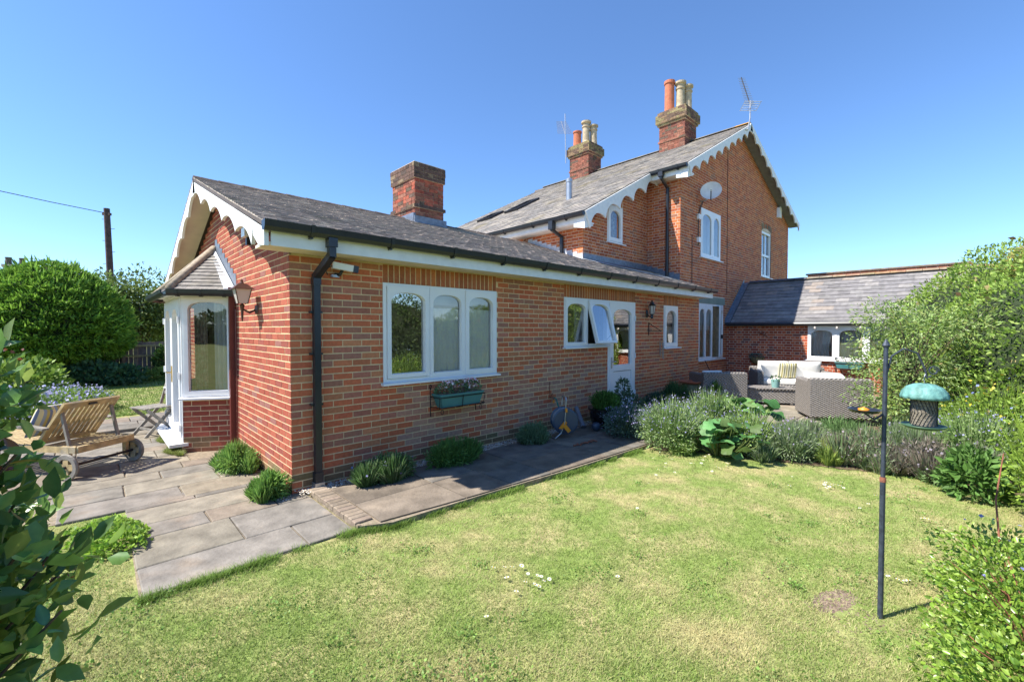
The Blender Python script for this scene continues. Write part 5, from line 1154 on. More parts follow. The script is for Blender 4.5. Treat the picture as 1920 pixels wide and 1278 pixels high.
MB().lathe((0,0,-.02),[(.02,0),(.07,.006),(.085,.025),(.078,.025),(.06,.012)],18).build('bowl',M['black'],t2); MB().lathe((-.02,0.0,.0),[(.0,-.02),(.025,-.01),(.03,.008),(.0,.02)],12).build('orange_half',M['orange'],t2,smooth=True)
t2=thing('bird_feeder','verdigris green domed bird feeder with mesh seed cylinder and dished tray','bird feeder',(2.095,-4.757,1.18))
pr=[(.137,.175),(.137,.19),(.128,.215),(.10,.245),(.06,.262),(.015,.268)]
t2.scale=(.80,.80,.97)
n=84; V=[];F=[]
for (r_,z) in [(.125,.172)]+pr:
    for j in range(n):
        a=2*math.pi*j/n; k=1+.035*math.sin(a*14+z*45); V.append((r_*k*math.cos(a),r_*k*math.sin(a),z))
k=len(pr)+1
for i in range(k-1):
    for j in range(n): F.append((i*n+j,i*n+(j+1)%n,(i+1)*n+(j+1)%n,(i+1)*n+j))
F.append(tuple(range(n))[::-1]); MB().add(V,F).build('dome',M['verdigris'],t2,smooth=True)
MB().lathe((0,0,.0),[(.075,.01),(.072,.175)],22).build('seed_mesh',M['mesh'],t2)
mb=MB()
for i in range(22):
    a=2*math.pi*i/22; mb.tube([(.078*math.cos(a),.078*math.sin(a),.01),(.078*math.cos(a+.5),.078*math.sin(a+.5),.09),(.078*math.cos(a),.078*math.sin(a),.175)],.0022,4)
mb.build('wire_cage',M['darkmetal'],t2,kind='stuff')
MB().lathe((0,0,-.012),[(.03,-.006),(.10,0),(.128,.014),(.13,.022),(.12,.018),(.09,.008),(.02,.006)],32).build('tray',mat('green_tray',(.05,.11,.06),rough=.5,var=.2),t2,smooth=True)
MB().tube([(0,0,.265),(.0,.004,.29),(-.012,.0,.31),(0,-.004,.325),(.01,0,.31)],.003,6).build('hook',M['metalgrey'],t2)
# stick at right foreground, stones
props(MB().tube([(2.45,-5.16,.02),(2.424,-5.133,.239),(2.467,-5.09,.44),(2.55,-5.07,.70),(2.635,-5.10,.98)],[.007,.006,.0055,.005,.003],6).build('stake',M['rust']),'thin rust brown stem leaning over the right side border','stem')
for i,(x,y,s,lab) in enumerate(((.98,-4.68,.075,'pale rounded stone at the bottom edge of the lawn, left one'),(1.06,-4.78,.07,'pale rounded stone at the bottom edge beside the border shrub, right one'))):
    mb=MB(); mb.lathe((0,0,0),[(.3*s,-.1*s),(s,.1*s),(s*1.05,.4*s),(s*.7,.8*s),(s*.2,.95*s)],14,sx=1.2); o=mb.build('stone',mat('pale_stone',(.42,.35,.25),rough=.9,var=.2,vs=20,bump=.5),smooth=True); o.location=(x,y,0); o.rotation_euler=(0,0,i*1.3); props(o,lab,'stone')
o=MB().lathe((0,0,0),[(.06,0),(.075,.10),(.085,.1),(.085,.13),(.07,.13)],18).build('flower_pot',M['terra']); o.location=(1.2,-5.0,.05); o.rotation_euler=(R(60),0,R(30)); props(o,'terracotta pot half hidden under the border shrub at the bottom right','plant pot')
# ============================================================ far things
t=thing('telephone_pole','tall dark wooden telephone pole with step bolts behind the yew','pole',(-.78,26.2,0),world=True)
MB().tube([(-.55,26.3,0),(-.73,26.34,8.05)],[.17,.13],12).build('pole',M['pole'],t)
for i,z in enumerate((3.6,4.4,5.2,5.8,6.4,7.0,7.5)):
    s=1 if i%2 else -1; MB().tube([(-.68,26.3,z),(-.68+s*.32*.72,26.3-s*.32*.69,z)],.012,5).build('step_bolt',M['darkmetal'],t)
MB().box((-.73,26.3,7.75),(.4,.12,.12),rz=R(-44)).build('crosspiece',M['pole'],t)
pA=Vector((-.75,26.3,7.8)); pB=Vector((-28,22,13.5)); pts=[]
for i in range(15): q=i/14; p=pA.lerp(pB,q); p.z-=4*1.1*q*(1-q); pts.append(p)
MB().tube(pts,.018,4).build('telephone_wire',M['cable'],t)
fe=thing('board_fence','weathered close board fence with pale rails behind the far lawn','fence',(-6,15.9,0),world=True)
fF=Fr((-7,15.9,0),(1,0,0)); x=0
PF=[(.17,.14,.15),(.20,.17,.17),(.15,.12,.13),(.23,.19,.17),(.13,.07,.06),(.16,.08,.06)]
while x<16:
    w=.125; MB().fbox(fF,x,x+w-.006,.03,1.32+random.uniform(-.015,.015),-.02,random.choice((0,.004,.008)),random.choice(PF)).build('board',M['fence'],fe); x+=w
for v in(.35,.78,1.15): MB().fbox(fF,0,16,v,v+.075,.01,.06).build('rail',M['rail'],fe)
for u in(6.3,8.0,10.7,13.4): MB().fbox(fF,u,u+.1,0,1.38,.0,.10,(.2,.16,.12)).build('post',M['fence'],fe)
# neighbour house far left
nb=thing('neighbour_house','distant neighbouring house whose twin pot chimney shows above the yew','house',(-6,48,0),world=True)
MB().box((-9,50,2.2),(9,7,4.4)).build('wall',M['brickold'],nb)
MB().add([(-13.8,46.2,4.4),(-4.2,46.2,4.4),(-4.2,53.8,4.4),(-13.8,53.8,4.4),(-13.8,50,6.0),(-4.2,50,6.0)],[(0,1,5,4),(2,3,4,5),(1,2,5),(3,0,4)],(.12,.10,.09)).build('roof',M['mainslate'],nb)
nc=MB().box((-5.7,48.6,6.0),(1.25,.8,1.9)).build('chimney',M['brickold'],nb); MB().box((-5.7,48.6,6.85),(1.4,.95,.2)).build('cap',M['mortarold'],nc)
for x in(-6.05,-5.3): MB().lathe((x,48.6,6.95),[(.2,0),(.17,.5),(.2,.52),(.2,.6),(.16,.6)],12).build('chimney_pot',mat('dark_pot',(.12,.10,.08),rough=.9),nc)
yagi('tv_aerial','small distant television aerial beside the neighbour chimney',[(-4.55,47.6,5.0),(-4.55,47.6,7.5)],(-4.9,47.6,7.45),(1,0,0),.9,5,.3)
# ============================================================ vegetation
GR=[(.085,.135,.025),(.11,.17,.035),(.14,.20,.045),(.06,.10,.02)]
DK=[(.022,.055,.012),(.035,.075,.018),(.05,.10,.022),(.018,.04,.010)]
BR=[(.22,.34,.05),(.27,.39,.06),(.18,.29,.045),(.14,.23,.04)]
LAV=[(.21,.30,.13),(.26,.35,.17),(.17,.25,.10),(.28,.33,.21)]
def plant(name,label,cat,loc=(0,0,0),group=None): return thing(name,label,cat,loc,0,group)
# --- lawn grass blades
def grass(name,n,sampler,pal,hmin,hmax,w,parent=None,kind='stuff',patch=True,**k):
    P=sampler(n); n=len(P); a=rng.uniform(0,6.283,n); h=rng.uniform(hmin,hmax,n); ln=rng.uniform(.3,1.8,n)*h
    d=np.stack([np.cos(a),np.sin(a),0*a],1); s=np.stack([-np.sin(a),np.cos(a),0*a],1); ww=(w*rng.uniform(.6,1.4,n))[:,None]
    top=P+d*ln[:,None]; top[:,2]+=h
    V=np.stack([P-s*ww*.5,P+s*ww*.5,top],1).reshape(-1,3); T=pick(pal,n,.25)
    if patch:
        x,y=P[:,0],P[:,1]
        f=.5+.25*np.sin(x*2.1+1.3*np.sin(y*1.7))+.25*np.sin(y*2.9+x*.8+1.1*np.sin(x*3.3))+.22*np.sin(x*7.1+y*3.3+np.sin(y*6))+.15*np.sin(y*11+x*6.7)+rng.normal(0,.33,n)
        m=np.clip((f-.48)/.8,0,.75)[:,None]; straw=np.array([(.56,.47,.25)])*(1+rng.uniform(-.25,.25,(n,1))); T=T*(1-m)+straw*m*1.0
    return raw(name,V,np.arange(n*3),3,M['blade'],np.repeat(T,3,axis=0),parent,kind=kind,**k)
PB_=np.array([(-1.34,-1.28),(.14,-1.30),(.40,-1.44),(1.43,-1.49),(2.7,-1.59),(4.42,-1.68),(4.85,-2.4),(5.22,-3.38),(5.42,-3.9),(5.72,-4.48),(5.6,-9),(13,-9),(13,.5),(0,.5),(0,7.6),(-1.3,6.0),(-3.6,5.25),(-3.5,4.9),(-1.8,1.9),(-1.8,.68),(-1.32,.65)])
def inside(x,y,Pg):
    c=np.zeros(len(x),bool); n=len(Pg)
    for i in range(n):
        x1,y1=Pg[i];x2,y2=Pg[(i+1)%n]
        k=((y1>y)!=(y2>y))&(x<(x2-x1)*(y-y1)/((y2-y1)+1e-12)+x1); c^=k
    return c
def lawnsampler(tmin,tmax,pw=1.0):
    def f(n):
        t=tmin*(tmax/tmin)**(rng.random(n)**pw); lat=rng.uniform(-1.25,1.25,n)
        fx,fy=math.cos(YA),math.sin(YA); x=CAM.x+t*(fx+lat*_r.x); y=CAM.y+t*(fy+lat*_r.y)
        k=~inside(x,y,PB_); 
        k&=~((np.hypot((x-1.93)/.17,(y+4.38)/.09)<1)&(rng.random(n)<.85))
        k&=~((np.hypot((x-1.75)/.3,(y+4.6)/.2)<1)&(rng.random(n)<.4))
        return np.stack([x,y,np.zeros(n)],1)[k]
    return f
GL=[(.18,.27,.05),(.22,.31,.065),(.15,.23,.045),(.26,.34,.09),(.30,.36,.12)]
grass('grass',460000,lawnsampler(1.7,7.5),GL,.009,.026,.0034,label='short dry summer lawn grass',cat='grass')
def far(n):
    x=rng.uniform(-3.2,3,n);y=7+9*rng.random(n)**1.5; k=~inside(x,y,PB_); return np.stack([x,y,0*x],1)[k]
grass('grass',40000,far,[(.12,.19,.03),(.15,.23,.04),(.10,.16,.03)],.03,.05,.012,patch=False,label='green grass of the far lawn behind the bungalow',cat='grass')
def edge(n):
    xs=np.array([-1.33,.14,.40,1.43,2.7,4.2]); ys=np.array([-1.27,-1.28,-1.42,-1.47,-1.57,-1.63])
    x=rng.uniform(-1.33,4.2,n); y=np.interp(x,xs,ys)-rng.exponential(.03,n)+.02; 
    k=(.5+.5*np.sin(x*5+np.sin(x*13)*1.2))>rng.random(n)*1.1; return np.stack([x,y,0*x],1)[k]
grass('edge_grass',26000,edge,[(.14,.24,.04),(.18,.29,.05),(.22,.32,.07)],.02,.065,.0045,patch=False,label='longer untrimmed grass along the edge of the paving',cat='grass')
def weedstrip(n):
    y=rng.uniform(2.55,4.4,n); x=-.63-rng.random(n)**1.5*.16*(.5+.5*np.sin(y*7)); return np.stack([x,y,0*x+.02],1)
grass('moss_strip',7000,weedstrip,[(.22,.26,.08),(.28,.33,.08),(.18,.24,.06)],.02,.07,.007,patch=False,label='yellow green mossy weeds along the foot of the bay',cat='weeds')
# worn earth on the lawn
V=[];Fi=[];T=[]; n=0; octv=np.array([(1,0,0),(0,1,0),(-1,0,0),(0,-1,0),(0,0,1)],float)
for i in range(900):
    a=random.uniform(0,6.28); q=math.sqrt(random.random())**.8; x=1.95+.19*q*math.cos(a)+random.gauss(0,.02); y=-4.36+.085*q*math.sin(a)+random.gauss(0,.012)-.25*(x-1.95)
    if random.random()<.12: x+=random.gauss(-.08,.12); y+=random.gauss(-.15,.1)
    s_=random.uniform(.004,.012); V.append(octv*[s_,s_,s_*.6]+[x,y,.0]); Fi.extend([n*5+k for f in ((0,1,4),(1,2,4),(2,3,4),(3,0,4)) for k in f]); c=np.array(random.choice([(.16,.11,.08),(.20,.15,.11),(.12,.085,.06),(.24,.18,.12)])); T.append(np.tile(c,(5,1))); n+=1
raw('bare_earth',np.vstack(V),Fi,3,M['gravel'],np.vstack(T),None,kind='stuff',label='worn patch of bare crumbly earth in the lawn left of the feeder pole',cat='soil')
# clover and weeds in the lawn
cp=[]; 
for i in range(150):
    q=lawnsampler(1.9,6.5)(1)
    if len(q): 
        m_=rng.integers(25,90); r_=rng.uniform(.03,.10); cp.append(q+np.hstack([rng.normal(size=(m_,2))*r_,rng.uniform(.008,.03,(m_,1))]))
cp=np.vstack(cp); cn=rnd_unit(len(cp))*.5; cn[:,2]=.35; leafcloud('clover',cp,cn,.015,[(.19,.32,.06),(.23,.37,.08),(.16,.28,.06),(.27,.38,.12)],None,aspect=.95,spread=.5,kind='stuff',label='small clover and weeds scattered through the lawn',cat='weeds')
# daisies
dm=MB(); 
for i in range(9):
    a=6.283*i/9; dm.add([(0,0,.0),(.013*math.cos(a-.25),.013*math.sin(a-.25),.003),(.017*math.cos(a),.017*math.sin(a),.002),(.013*math.cos(a+.25),.013*math.sin(a+.25),.003)],[(0,1,2,3)],(.85,.85,.85))
dm.lathe((0,0,.001),[(.005,0),(.004,.004)],8,(.7,.5,.03)); d0=None
cl=[('daisies in the loose patch at the centre of the lawn',[(985,1090),(1003,1095),(960,1062),(1020,1088),(950,1082),(968,1108),(946,1062),(1015,1080),(1030,1085),(925,1063),(978,1060),(912,1155),(1010,1098),(1008,1078),(990,1075),(1158,1080)],'white daisy in the loose patch at the centre of the lawn'),
 ('daisies on the lawn below the flower bed',[(1215,905),(1225,858),(1253,858),(1260,860),(1247,875),(1235,880),(1248,868),(1300,868),(1318,862),(1315,868),(1330,852),(1340,850),(1345,875),(1350,877),(1363,868),(1362,873),(1295,868),(1230,890),(1265,885),(1335,883),(1392,883),(1322,855),(1290,895),(1448,892),(1485,893),(1540,905),(1546,908),(1549,914),(1195,952),(1480,910),(1535,915)],'white daisy scattered on the lawn just in front of the flower bed'),
 ('daisies right of the feeder pole',[(1540,902),(1548,904),(1555,912),(1568,908),(1575,910),(1577,903),(1582,914),(1642,928),(1628,944),(1612,952),(1730,971),(1738,972),(1665,1079),(1683,1085),(1697,1088),(1703,1087),(1815,1085),(1560,908)],'white daisy on the lawn near the feeder pole')]
for grp,pts,lab in cl:
    for (px,py) in pts:
        d=_f+_r*((px-960)/FX)+_u*((639-py)/FX); q=CAM+d*((CAM.z-.035)/-d.z)
        if d0 is None: d0=dm.build('daisy',M['flower']); o=d0
        else: o=d0.copy(); COL.objects.link(o)
        o.location=(q.x,q.y,.035); o.rotation_euler=(random.uniform(-.3,.3),random.uniform(-.3,.3),random.random()*6); s=random.uniform(.8,1.2); o.scale=(s,s,s); props(o,lab,'daisy',grp)
# --- lavenders along wall
def lav(loc,rx,ry,h,label,pal,n=1700,w=.008,spur=None,tips=None,ntip=200,extra=None,name='lavender_bush'):
    t=plant(name,label,'plant',loc); P,Nn=shell(int(n*.8),(0,0,h*.35),(rx*.82,ry*.82,h*.5),thick=.5,zmin=.01); leafcloud('inner_leaves',P,Nn,.06,pal,t,aspect=.22,kind='stuff')
    Ts=[]; rr_=random.Random(int(loc[0]*977+loc[1]*131))
    for k in range(7):
        a=k*.9+rr_.random(); q=rr_.uniform(.15,.75) if k else 0
        o,T=spikes('foliage',(q*rx*math.cos(a),q*ry*math.sin(a),0),int(n*2/7),rx*rr_.uniform(.40,.70),h*rr_.uniform(.70,1.18)*(1-.2*q),pal,t,w=w,ry=ry*rr_.uniform(.45,.75),kind='stuff'); Ts.append(T)
    T=np.vstack(Ts)
    if tips: dots('flower_heads',T[rng.permutation(len(T))[:ntip]],.028,tips,t,kind='stuff')
    return t
lav((.92,-.36,.05),.40,.20,.33,'low dark green lavender nearest the downpipe, with a few bluish stems',[(.10,.20,.06),(.14,.25,.08),(.08,.15,.05),(.2,.28,.13)],tips=[(.2,.2,.35)],ntip=40)
lav((1.80,-.40,.05),.46,.24,.36,'round bright green lavender under the triple window',[(.12,.26,.06),(.16,.31,.08),(.09,.20,.05)])
lav((3.30,-.38,.05),.33,.22,.34,'small grey green lavender just left of the hose reel',[(.15,.25,.13),(.2,.3,.17),(.12,.2,.1)],n=1300)
lav((-.19,.06,.02),.20,.18,.30,'bright green bushy tuft at the foot of the house corner',[(.2,.36,.07),(.26,.43,.1),(.14,.27,.06)],n=1200)
lav((-.22,1.30,.02),.26,.30,.36,'bright green bushy tuft against the gable wall beside the bay',[(.22,.38,.08),(.28,.45,.11),(.15,.28,.07)],n=1500)
t=plant('lemon_balm','low lime green mat of leaves spilling over the patio edge','plant',(-1.42,-.12,0)); P,Nn=multi([(2400,(-.02,.05,.03),(.22,.32,.15)),(900,(.06,-.15,.02),(.16,.22,.13)),(500,(-.2,.2,.02),(.2,.2,.1))]); leafcloud('foliage',P,Nn,.032,[(.26,.42,.05),(.32,.50,.07),(.17,.32,.04),(.36,.5,.12)],t,aspect=.8,hi=True,kind='stuff')
# --- flower bed
PG=[(.16,.27,.07),(.21,.33,.10),(.28,.39,.14),(.33,.42,.19)]
def clump(name,label,loc,r,h,pal,n,ls,asp=.6,fl=None,nf=0,fs=.022,sp=500,cat='plant',m='leaf'):
    t=plant(name,label,cat,loc); S=[(int(n*.6),(0,0,h*.42),(r,r*.85,h*.5)),(int(n*.2),(r*.5,-r*.2,h*.3),(r*.6,r*.6,h*.4)),(int(n*.2),(-r*.5,r*.1,h*.35),(r*.6,r*.6,h*.42))]
    P,Nn=multi(S,thick=.4,noise=.2); leafcloud('foliage',P,Nn,ls,pal,t,m=m,aspect=asp,kind='stuff')
    if sp:
        o,T=spikes('stems',(0,0,h*.2),sp,r*1.05,h*.95,pal,t,w=.006,base=.6,kind='stuff')
        if fl:
            k=T[rng.integers(0,len(T),nf)]+rng.normal(size=(nf,3))*.03; k[:,2]-=rng.random(nf)*.1; dots('flower_heads',k,fs,fl,t,kind='stuff')
    return t
LIL=[(.30,.27,.50),(.38,.35,.58),(.42,.42,.62),(.25,.25,.48)]
clump('catmint','big pale green catmint mound with lilac flowers at the front left of the bed',(4.72,-1.88,.03),.50,.66,PG+[(.30,.38,.2)],5200,.034,fl=LIL,nf=620,sp=900)
clump('catmint','bluish catmint beside the black pot in the shade of the house',(4.72,-1.15,.05),.42,.50,[(.07,.13,.09),(.10,.17,.12),(.14,.21,.17)],3200,.034,fl=LIL,nf=300,sp=500)
clump('catmint','tall catmint stems with pale flower spikes behind the front mound',(5.7,-2.05,.03),.45,.72,PG,3000,.034,fl=LIL+[(.5,.5,.6)],nf=400,sp=650)
t=plant('hollyhock','cluster of large lobed hollyhock leaves at the front of the bed','plant',(4.80,-2.52,.03))
def bigleaves(parent,spots,size,col1):
    cache=[]
    for k in range(4):
        V=[(0,0,0)];F=[]; n=22
        for ring in(.55,1.0):
            for i in range(n):
                a=2*math.pi*i/n; rr=ring*(1+(.13*math.cos(5*a)+.04*math.sin(11*a+k))*ring); V.append((rr*math.cos(a)*.5+.35*0,rr*math.sin(a)*.5,.10*ring*ring*math.cos(2*a+k)-.05*ring+.02*math.sin(7*a+k)*ring))
        for i in range(n): F.append((0,1+i,1+(i+1)%n)); F.append((1+i,1+n+i,1+n+(i+1)%n,1+(i+1)%n))
        me=bpy.data.meshes.new('leaf'); me.from_pydata(V,[],F); c=tuple(x*random.uniform(.8,1.25) for x in col1[k%len(col1)])
        a_=me.attributes.new('tint','FLOAT_COLOR','POINT'); a_.data.foreach_set('color',np.tile(np.array([*c,1],np.float32),len(V))); me.materials.append(M['leaf']); me.polygons.foreach_set('use_smooth',[True]*len(F)); cache.append(me)
    for (x,y,z) in spots:
        o=bpy.data.objects.new('leaf',random.choice(cache)); COL.objects.link(o); o.parent=parent; o.location=(x,y,z); s=size*random.uniform(.7,1.3); o.scale=(s,s,s)
        o.rotation_euler=(random.uniform(-.2,.7),random.uniform(-.7,.1),random.uniform(0,6.28))
        MB().tube([(x*.3,y*.3,0),(x*.8,y*.8,z*.6),(x,y,z)],.005,4,col=(.2,.25,.08)).build('stalk',M['leaf'],parent)
bigleaves(t,[(random.gauss(0,.20),random.gauss(0,.24),random.uniform(.08,.48)) for _ in range(70)],.18,[(.10,.20,.06),(.14,.26,.08),(.18,.31,.11),(.07,.15,.045)])
t=plant('hollyhock','second group of large round hollyhock leaves towards the wicker chairs','plant',(6.0,-2.42,.03)); bigleaves(t,[(random.gauss(0,.26),random.gauss(0,.26),random.uniform(.2,.62)) for _ in range(56)],.21,[(.12,.23,.07),(.16,.29,.09),(.20,.33,.13),(.07,.16,.05)])
lav((6.7,-.55,.04),.52,.3,.52,'dark blue green lavender in the shade right of the garden door',[(.045,.10,.06),(.06,.13,.08),(.04,.08,.05)],n=1900)
lav((7.5,-.55,.04),.50,.3,.66,'dark grassy green mound against the wall left of the barrel',[(.04,.10,.035),(.06,.14,.04),(.05,.12,.05)],n=1700)
clump('variegated_shrub','small shrub half dark green and half cream variegated before the left wicker chair',(7.25,-1.75,.04),.22,.50,[(.10,.2,.05),(.14,.26,.07),(.3,.36,.16),(.36,.42,.2)],1700,.04,sp=0)
clump('catmint','pale catmint and lime foliage between the big leaves and the lavender',(5.25,-2.75,.03),.40,.55,PG+[(.3,.4,.08)],2600,.032,fl=LIL,nf=200,sp=500)
for i,(x,y,r,h,lab,pal,tp) in enumerate((
 (5.35,-3.25,.42,.50,'greyish lavender at the lawn edge just right of the big leaves',LAV,[(.25,.22,.33)]),
 (6.1,-3.25,.48,.46,'grey lavender with faded brown heads behind the edge of the bed',LAV+[(.24,.21,.16)],[(.28,.23,.30)]),
 (5.75,-3.95,.46,.50,'woody grey lavender with brown stems at the middle of the bed edge',LAV+[(.26,.21,.16),(.22,.18,.13)],[(.30,.25,.28)]),
 (6.7,-3.6,.46,.46,'bright green rounded lavender beside the sunlit wicker chair',[(.14,.24,.08),(.18,.29,.10),(.11,.19,.07)],None),
 (5.75,-4.55,.42,.46,'twiggy brown grey lavender behind the feeder pole',[(.22,.18,.14),(.16,.17,.11),(.26,.22,.18)],[(.30,.26,.30)]),
 (6.6,-4.4,.50,.50,'silvery green lavender right of the feeder pole',LAV,[(.27,.25,.36)]),
 (5.95,-5.0,.42,.42,'low grey lavender left of the leafy plant at the right edge',LAV+[(.24,.2,.16)],[(.26,.22,.3)]),
 (7.5,-4.4,.5,.52,'tall fresh green lavender below the arching shrub',[(.14,.22,.07),(.17,.26,.09),(.12,.18,.09)],None))):
    lav((x,y,.02),r,r*.9,h,lab,pal,n=1500,tips=tp,ntip=160,w=.007)
t=plant('leafy_perennial','broad green leafy perennial at the right end of the bed edge','plant',(5.15,-4.98,0)); P,Nn=multi([(900,(0,0,.2),(.24,.24,.24)),(300,(.05,0,.35),(.15,.15,.15))]); leafcloud('foliage',P,Nn,.085,[(.09,.18,.04),(.12,.24,.05),(.15,.28,.07)],t,aspect=.42,hi=True,kind='stuff')
clump('yellow_flowers','loose yellow green clump dotted with blue and yellow flowers below the hedge',(7.3,-5.3,.02),.8,.95,BR,4200,.045,fl=[(.7,.55,.05),(.25,.3,.6),(.2,.25,.55),(.7,.6,.1)],nf=240,fs=.035,sp=500)
clump('yellow_flowers','bright lime shrub at the right edge in front of the hedge',(4.7,-5.62,.02),.55,1.15,[(.24,.36,.05),(.3,.42,.07),(.18,.28,.04)],3600,.05,fl=[(.25,.3,.6),(.6,.5,.1)],nf=60,fs=.03,sp=200)
clump('border_shrub','blue green catmint tangle below the bird feeder against the hedge',(6.5,-5.0,.02),.5,.70,PG,3000,.036,fl=LIL,nf=260,sp=400)
for i,(x,y,r,h,pal,lab) in enumerate(((5.15,-2.95,.30,.34,LAV,'low grey green tuft spilling onto the lawn right of the hollyhock leaves'),(5.55,-3.65,.30,.32,[(.3,.4,.1),(.36,.44,.1),(.2,.3,.08)],'low yellow green tuft between the grey lavenders at the bed edge'),(5.6,-4.2,.28,.30,LAV+[(.3,.26,.2)],'low straw coloured tuft behind the pole at the bed edge'),(4.55,-2.12,.24,.3,[(.22,.34,.08),(.3,.4,.12),(.16,.26,.06)],'small fresh green tuft at the foot of the catmint mound'),(5.5,-4.72,.26,.28,[(.16,.26,.09),(.2,.3,.12)],'low green tuft left of the leafy perennial'))):
    lav((x,y,0),r,r*.8,h,lab,pal,n=900,w=.006)
# --- arching small shrub/tree before wing windows
def branchtree(name,label,base,H,crowns,pal,nleaf,ls,asp,spread=.9,trunkr=.035,nb=16,m='leaf',cat='tree',thick=.7,core=None,zmin=.05):
    t=plant(name,label,cat,base); mb=MB(); mb.tube([(0,0,0),(.03,.02,H*.3),(-.02,.03,H*.6),(.0,0,H*.85)],[trunkr,trunkr*.8,trunkr*.5,trunkr*.2],8)
    for i in range(nb):
        c,r=crowns[i%len(crowns)]; a=random.uniform(0,6.28); e=Vector(c)+Vector((r[0]*math.cos(a)*random.uniform(.3,.95),r[1]*math.sin(a)*random.uniform(.3,.95),r[2]*random.uniform(-.5,.8))); s=Vector((0,0,H*random.uniform(.2,.6)))
        mid=(s+e)*.5+Vector((0,0,.12*H*random.random())); mb.tube([s,mid,e],[trunkr*.4,trunkr*.25,trunkr*.08],5)
    mb.build('trunk',M['bark'],t,kind=None)
    tot=sum(r[0]*r[1]+r[2]*r[0] for c,r in crowns); P=[];Nn=[]
    for c,r in crowns:
        p,q=shell(int(nleaf*(r[0]*r[1]+r[2]*r[0])/tot),c,r,thick=thick,noise=.25,zmin=zmin); P.append(p);Nn.append(q)
    leafcloud('crown',np.vstack(P),np.vstack(Nn),ls,pal,t,m=m,aspect=asp,spread=spread,kind='stuff')
    if core: coremesh(t,[(0,c,r) for c,r in crowns],k=core)
    return t
WL=[(.24,.36,.09),(.30,.42,.13),(.19,.30,.08),(.34,.43,.18),(.28,.33,.10)]
crs=[((0,0,1.75),(.75,.5,.40)),((-.15,.38,1.95),(.45,.35,.28)),((-.1,.48,1.55),(.35,.35,.25)),((.3,-.5,1.8),(.5,.5,.35)),((-.3,.4,1.2),(.4,.4,.25)),((0,-.1,1.15),(.5,.5,.3)),((-.5,.3,.75),(.4,.45,.4)),((0,.1,.6),(.5,.5,.4))]
branchtree('arching_shrub','airy light green arching shrub in front of the wing windows','' or (7.75,-4.30,.02),2.0,crs,WL,7600,.06,.34,trunkr=.028,nb=34)
# --- hedge / climber mound on the right
t=thing('mound_hedge','towering rounded green climber covered hedge along the right boundary','hedge',(9,-6,0),world=True)
HS=[(0,(10.9,-5.6,1.0),(2.1,2.0,2.25)),(0,(9.3,-6.1,1.0),(2.1,1.7,1.98)),(0,(7.6,-6.9,.6),(2.0,1.55,1.7)),(0,(11.8,-5.6,.7),(1.6,1.6,1.5)),(0,(8.6,-5.6,.3),(1.6,1.1,1.2)),(0,(13.2,-6.2,.9),(2,1.8,2.2))]
P=[];Nn=[]
for i,(n,c,r) in enumerate(HS):
    p,q=shell(int(9000*(r[0]*r[2])),c,r,thick=.12,zmin=.05,noise=.09,fr=3.2)
    v=(np.array(CAM)-p); k=(np.einsum('ij,ij->i',q,v)>-.6*np.linalg.norm(v,axis=1))
    P.append(p[k]);Nn.append(q[k])
P=np.vstack(P);Nn=np.vstack(Nn)
leafcloud('foliage',P,Nn,.062,[(.22,.35,.05),(.28,.42,.065),(.33,.47,.09),(.17,.27,.045),(.38,.49,.13),(.22,.34,.08)],t,aspect=.5,spread=.75,kind='stuff')
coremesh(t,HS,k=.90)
k=rng.random(len(P))<.004; dots('seed_heads',P[k]+Nn[k]*.05,.09,[(.35,.30,.12),(.45,.35,.15),(.3,.17,.08)],t,kind='stuff')
t=plant('honeysuckle','yellow and pink tipped climber crowning the top right of the hedge','climber',(9.7,-5.7,2.62)); leafcloud('foliage',*shell(900,(0,0,.25),(.7,.45,.30)),.07,[(.35,.35,.08),(.4,.28,.12),(.25,.32,.07),(.45,.4,.12)],t,kind='stuff')
# hedge continuing outside the frame, boundary behind the camera (seen in window reflections)
t=thing('boundary_hedge','long green boundary hedge running beside and behind the lawn','hedge',(2,-7.5,0),world=True)
HS=[(0,(5.4,-7.4,.9),(1.6,1.2,1.9)),(0,(3.2,-7.8,.7),(1.6,1.2,1.5)),(0,(1.0,-8.2,.6),(1.6,1.2,1.2)),(0,(-1.4,-8.8,.6),(1.7,1.2,1.2)),(0,(-3.8,-8.8,.6),(1.6,1.3,1.2)),(0,(-6.2,-7.0,.6),(1.2,1.7,1.2))]
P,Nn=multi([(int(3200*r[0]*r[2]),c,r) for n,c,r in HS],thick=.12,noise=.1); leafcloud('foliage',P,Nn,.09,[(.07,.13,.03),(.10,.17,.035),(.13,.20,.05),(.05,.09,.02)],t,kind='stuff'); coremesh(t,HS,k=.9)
# --- foreground right shrub
t=plant('border_shrub','small leaved bright green shrub filling the bottom right corner','shrub',(1.62,-5.20,0)); S=[(6000,(0,0,.12),(.62,.38,.26)),(4200,(.55,.02,.20),(.55,.34,.30)),(900,(-.35,.12,.08),(.35,.24,.14)),(2600,(.9,.1,.22),(.5,.32,.30)),(3000,(.2,-.35,.2),(.9,.35,.30))]
P,Nn=multi(S,thick=.5,noise=.25,zmin=.01); leafcloud('foliage',P,Nn,.029,[(.22,.36,.045),(.29,.43,.06),(.15,.27,.04),(.35,.48,.10)],t,m='glossleaf',aspect=.55,spread=.9,hi=True,kind='stuff')
mb=MB()
for i in range(46):
    a=random.uniform(0,6.28); r_=random.uniform(.15,.62); x0=random.uniform(-.3,.9)
    e=(x0+r_*math.cos(a)*.7,r_*math.sin(a)*.6,random.uniform(.15,.50)); mb.tube([(x0,0,0),(x0+.5*(e[0]-x0),e[1]*.5,e[2]*.7),e],[.005,.004,.002],4)
mb.build('twigs',M['rust'],t,kind='stuff')
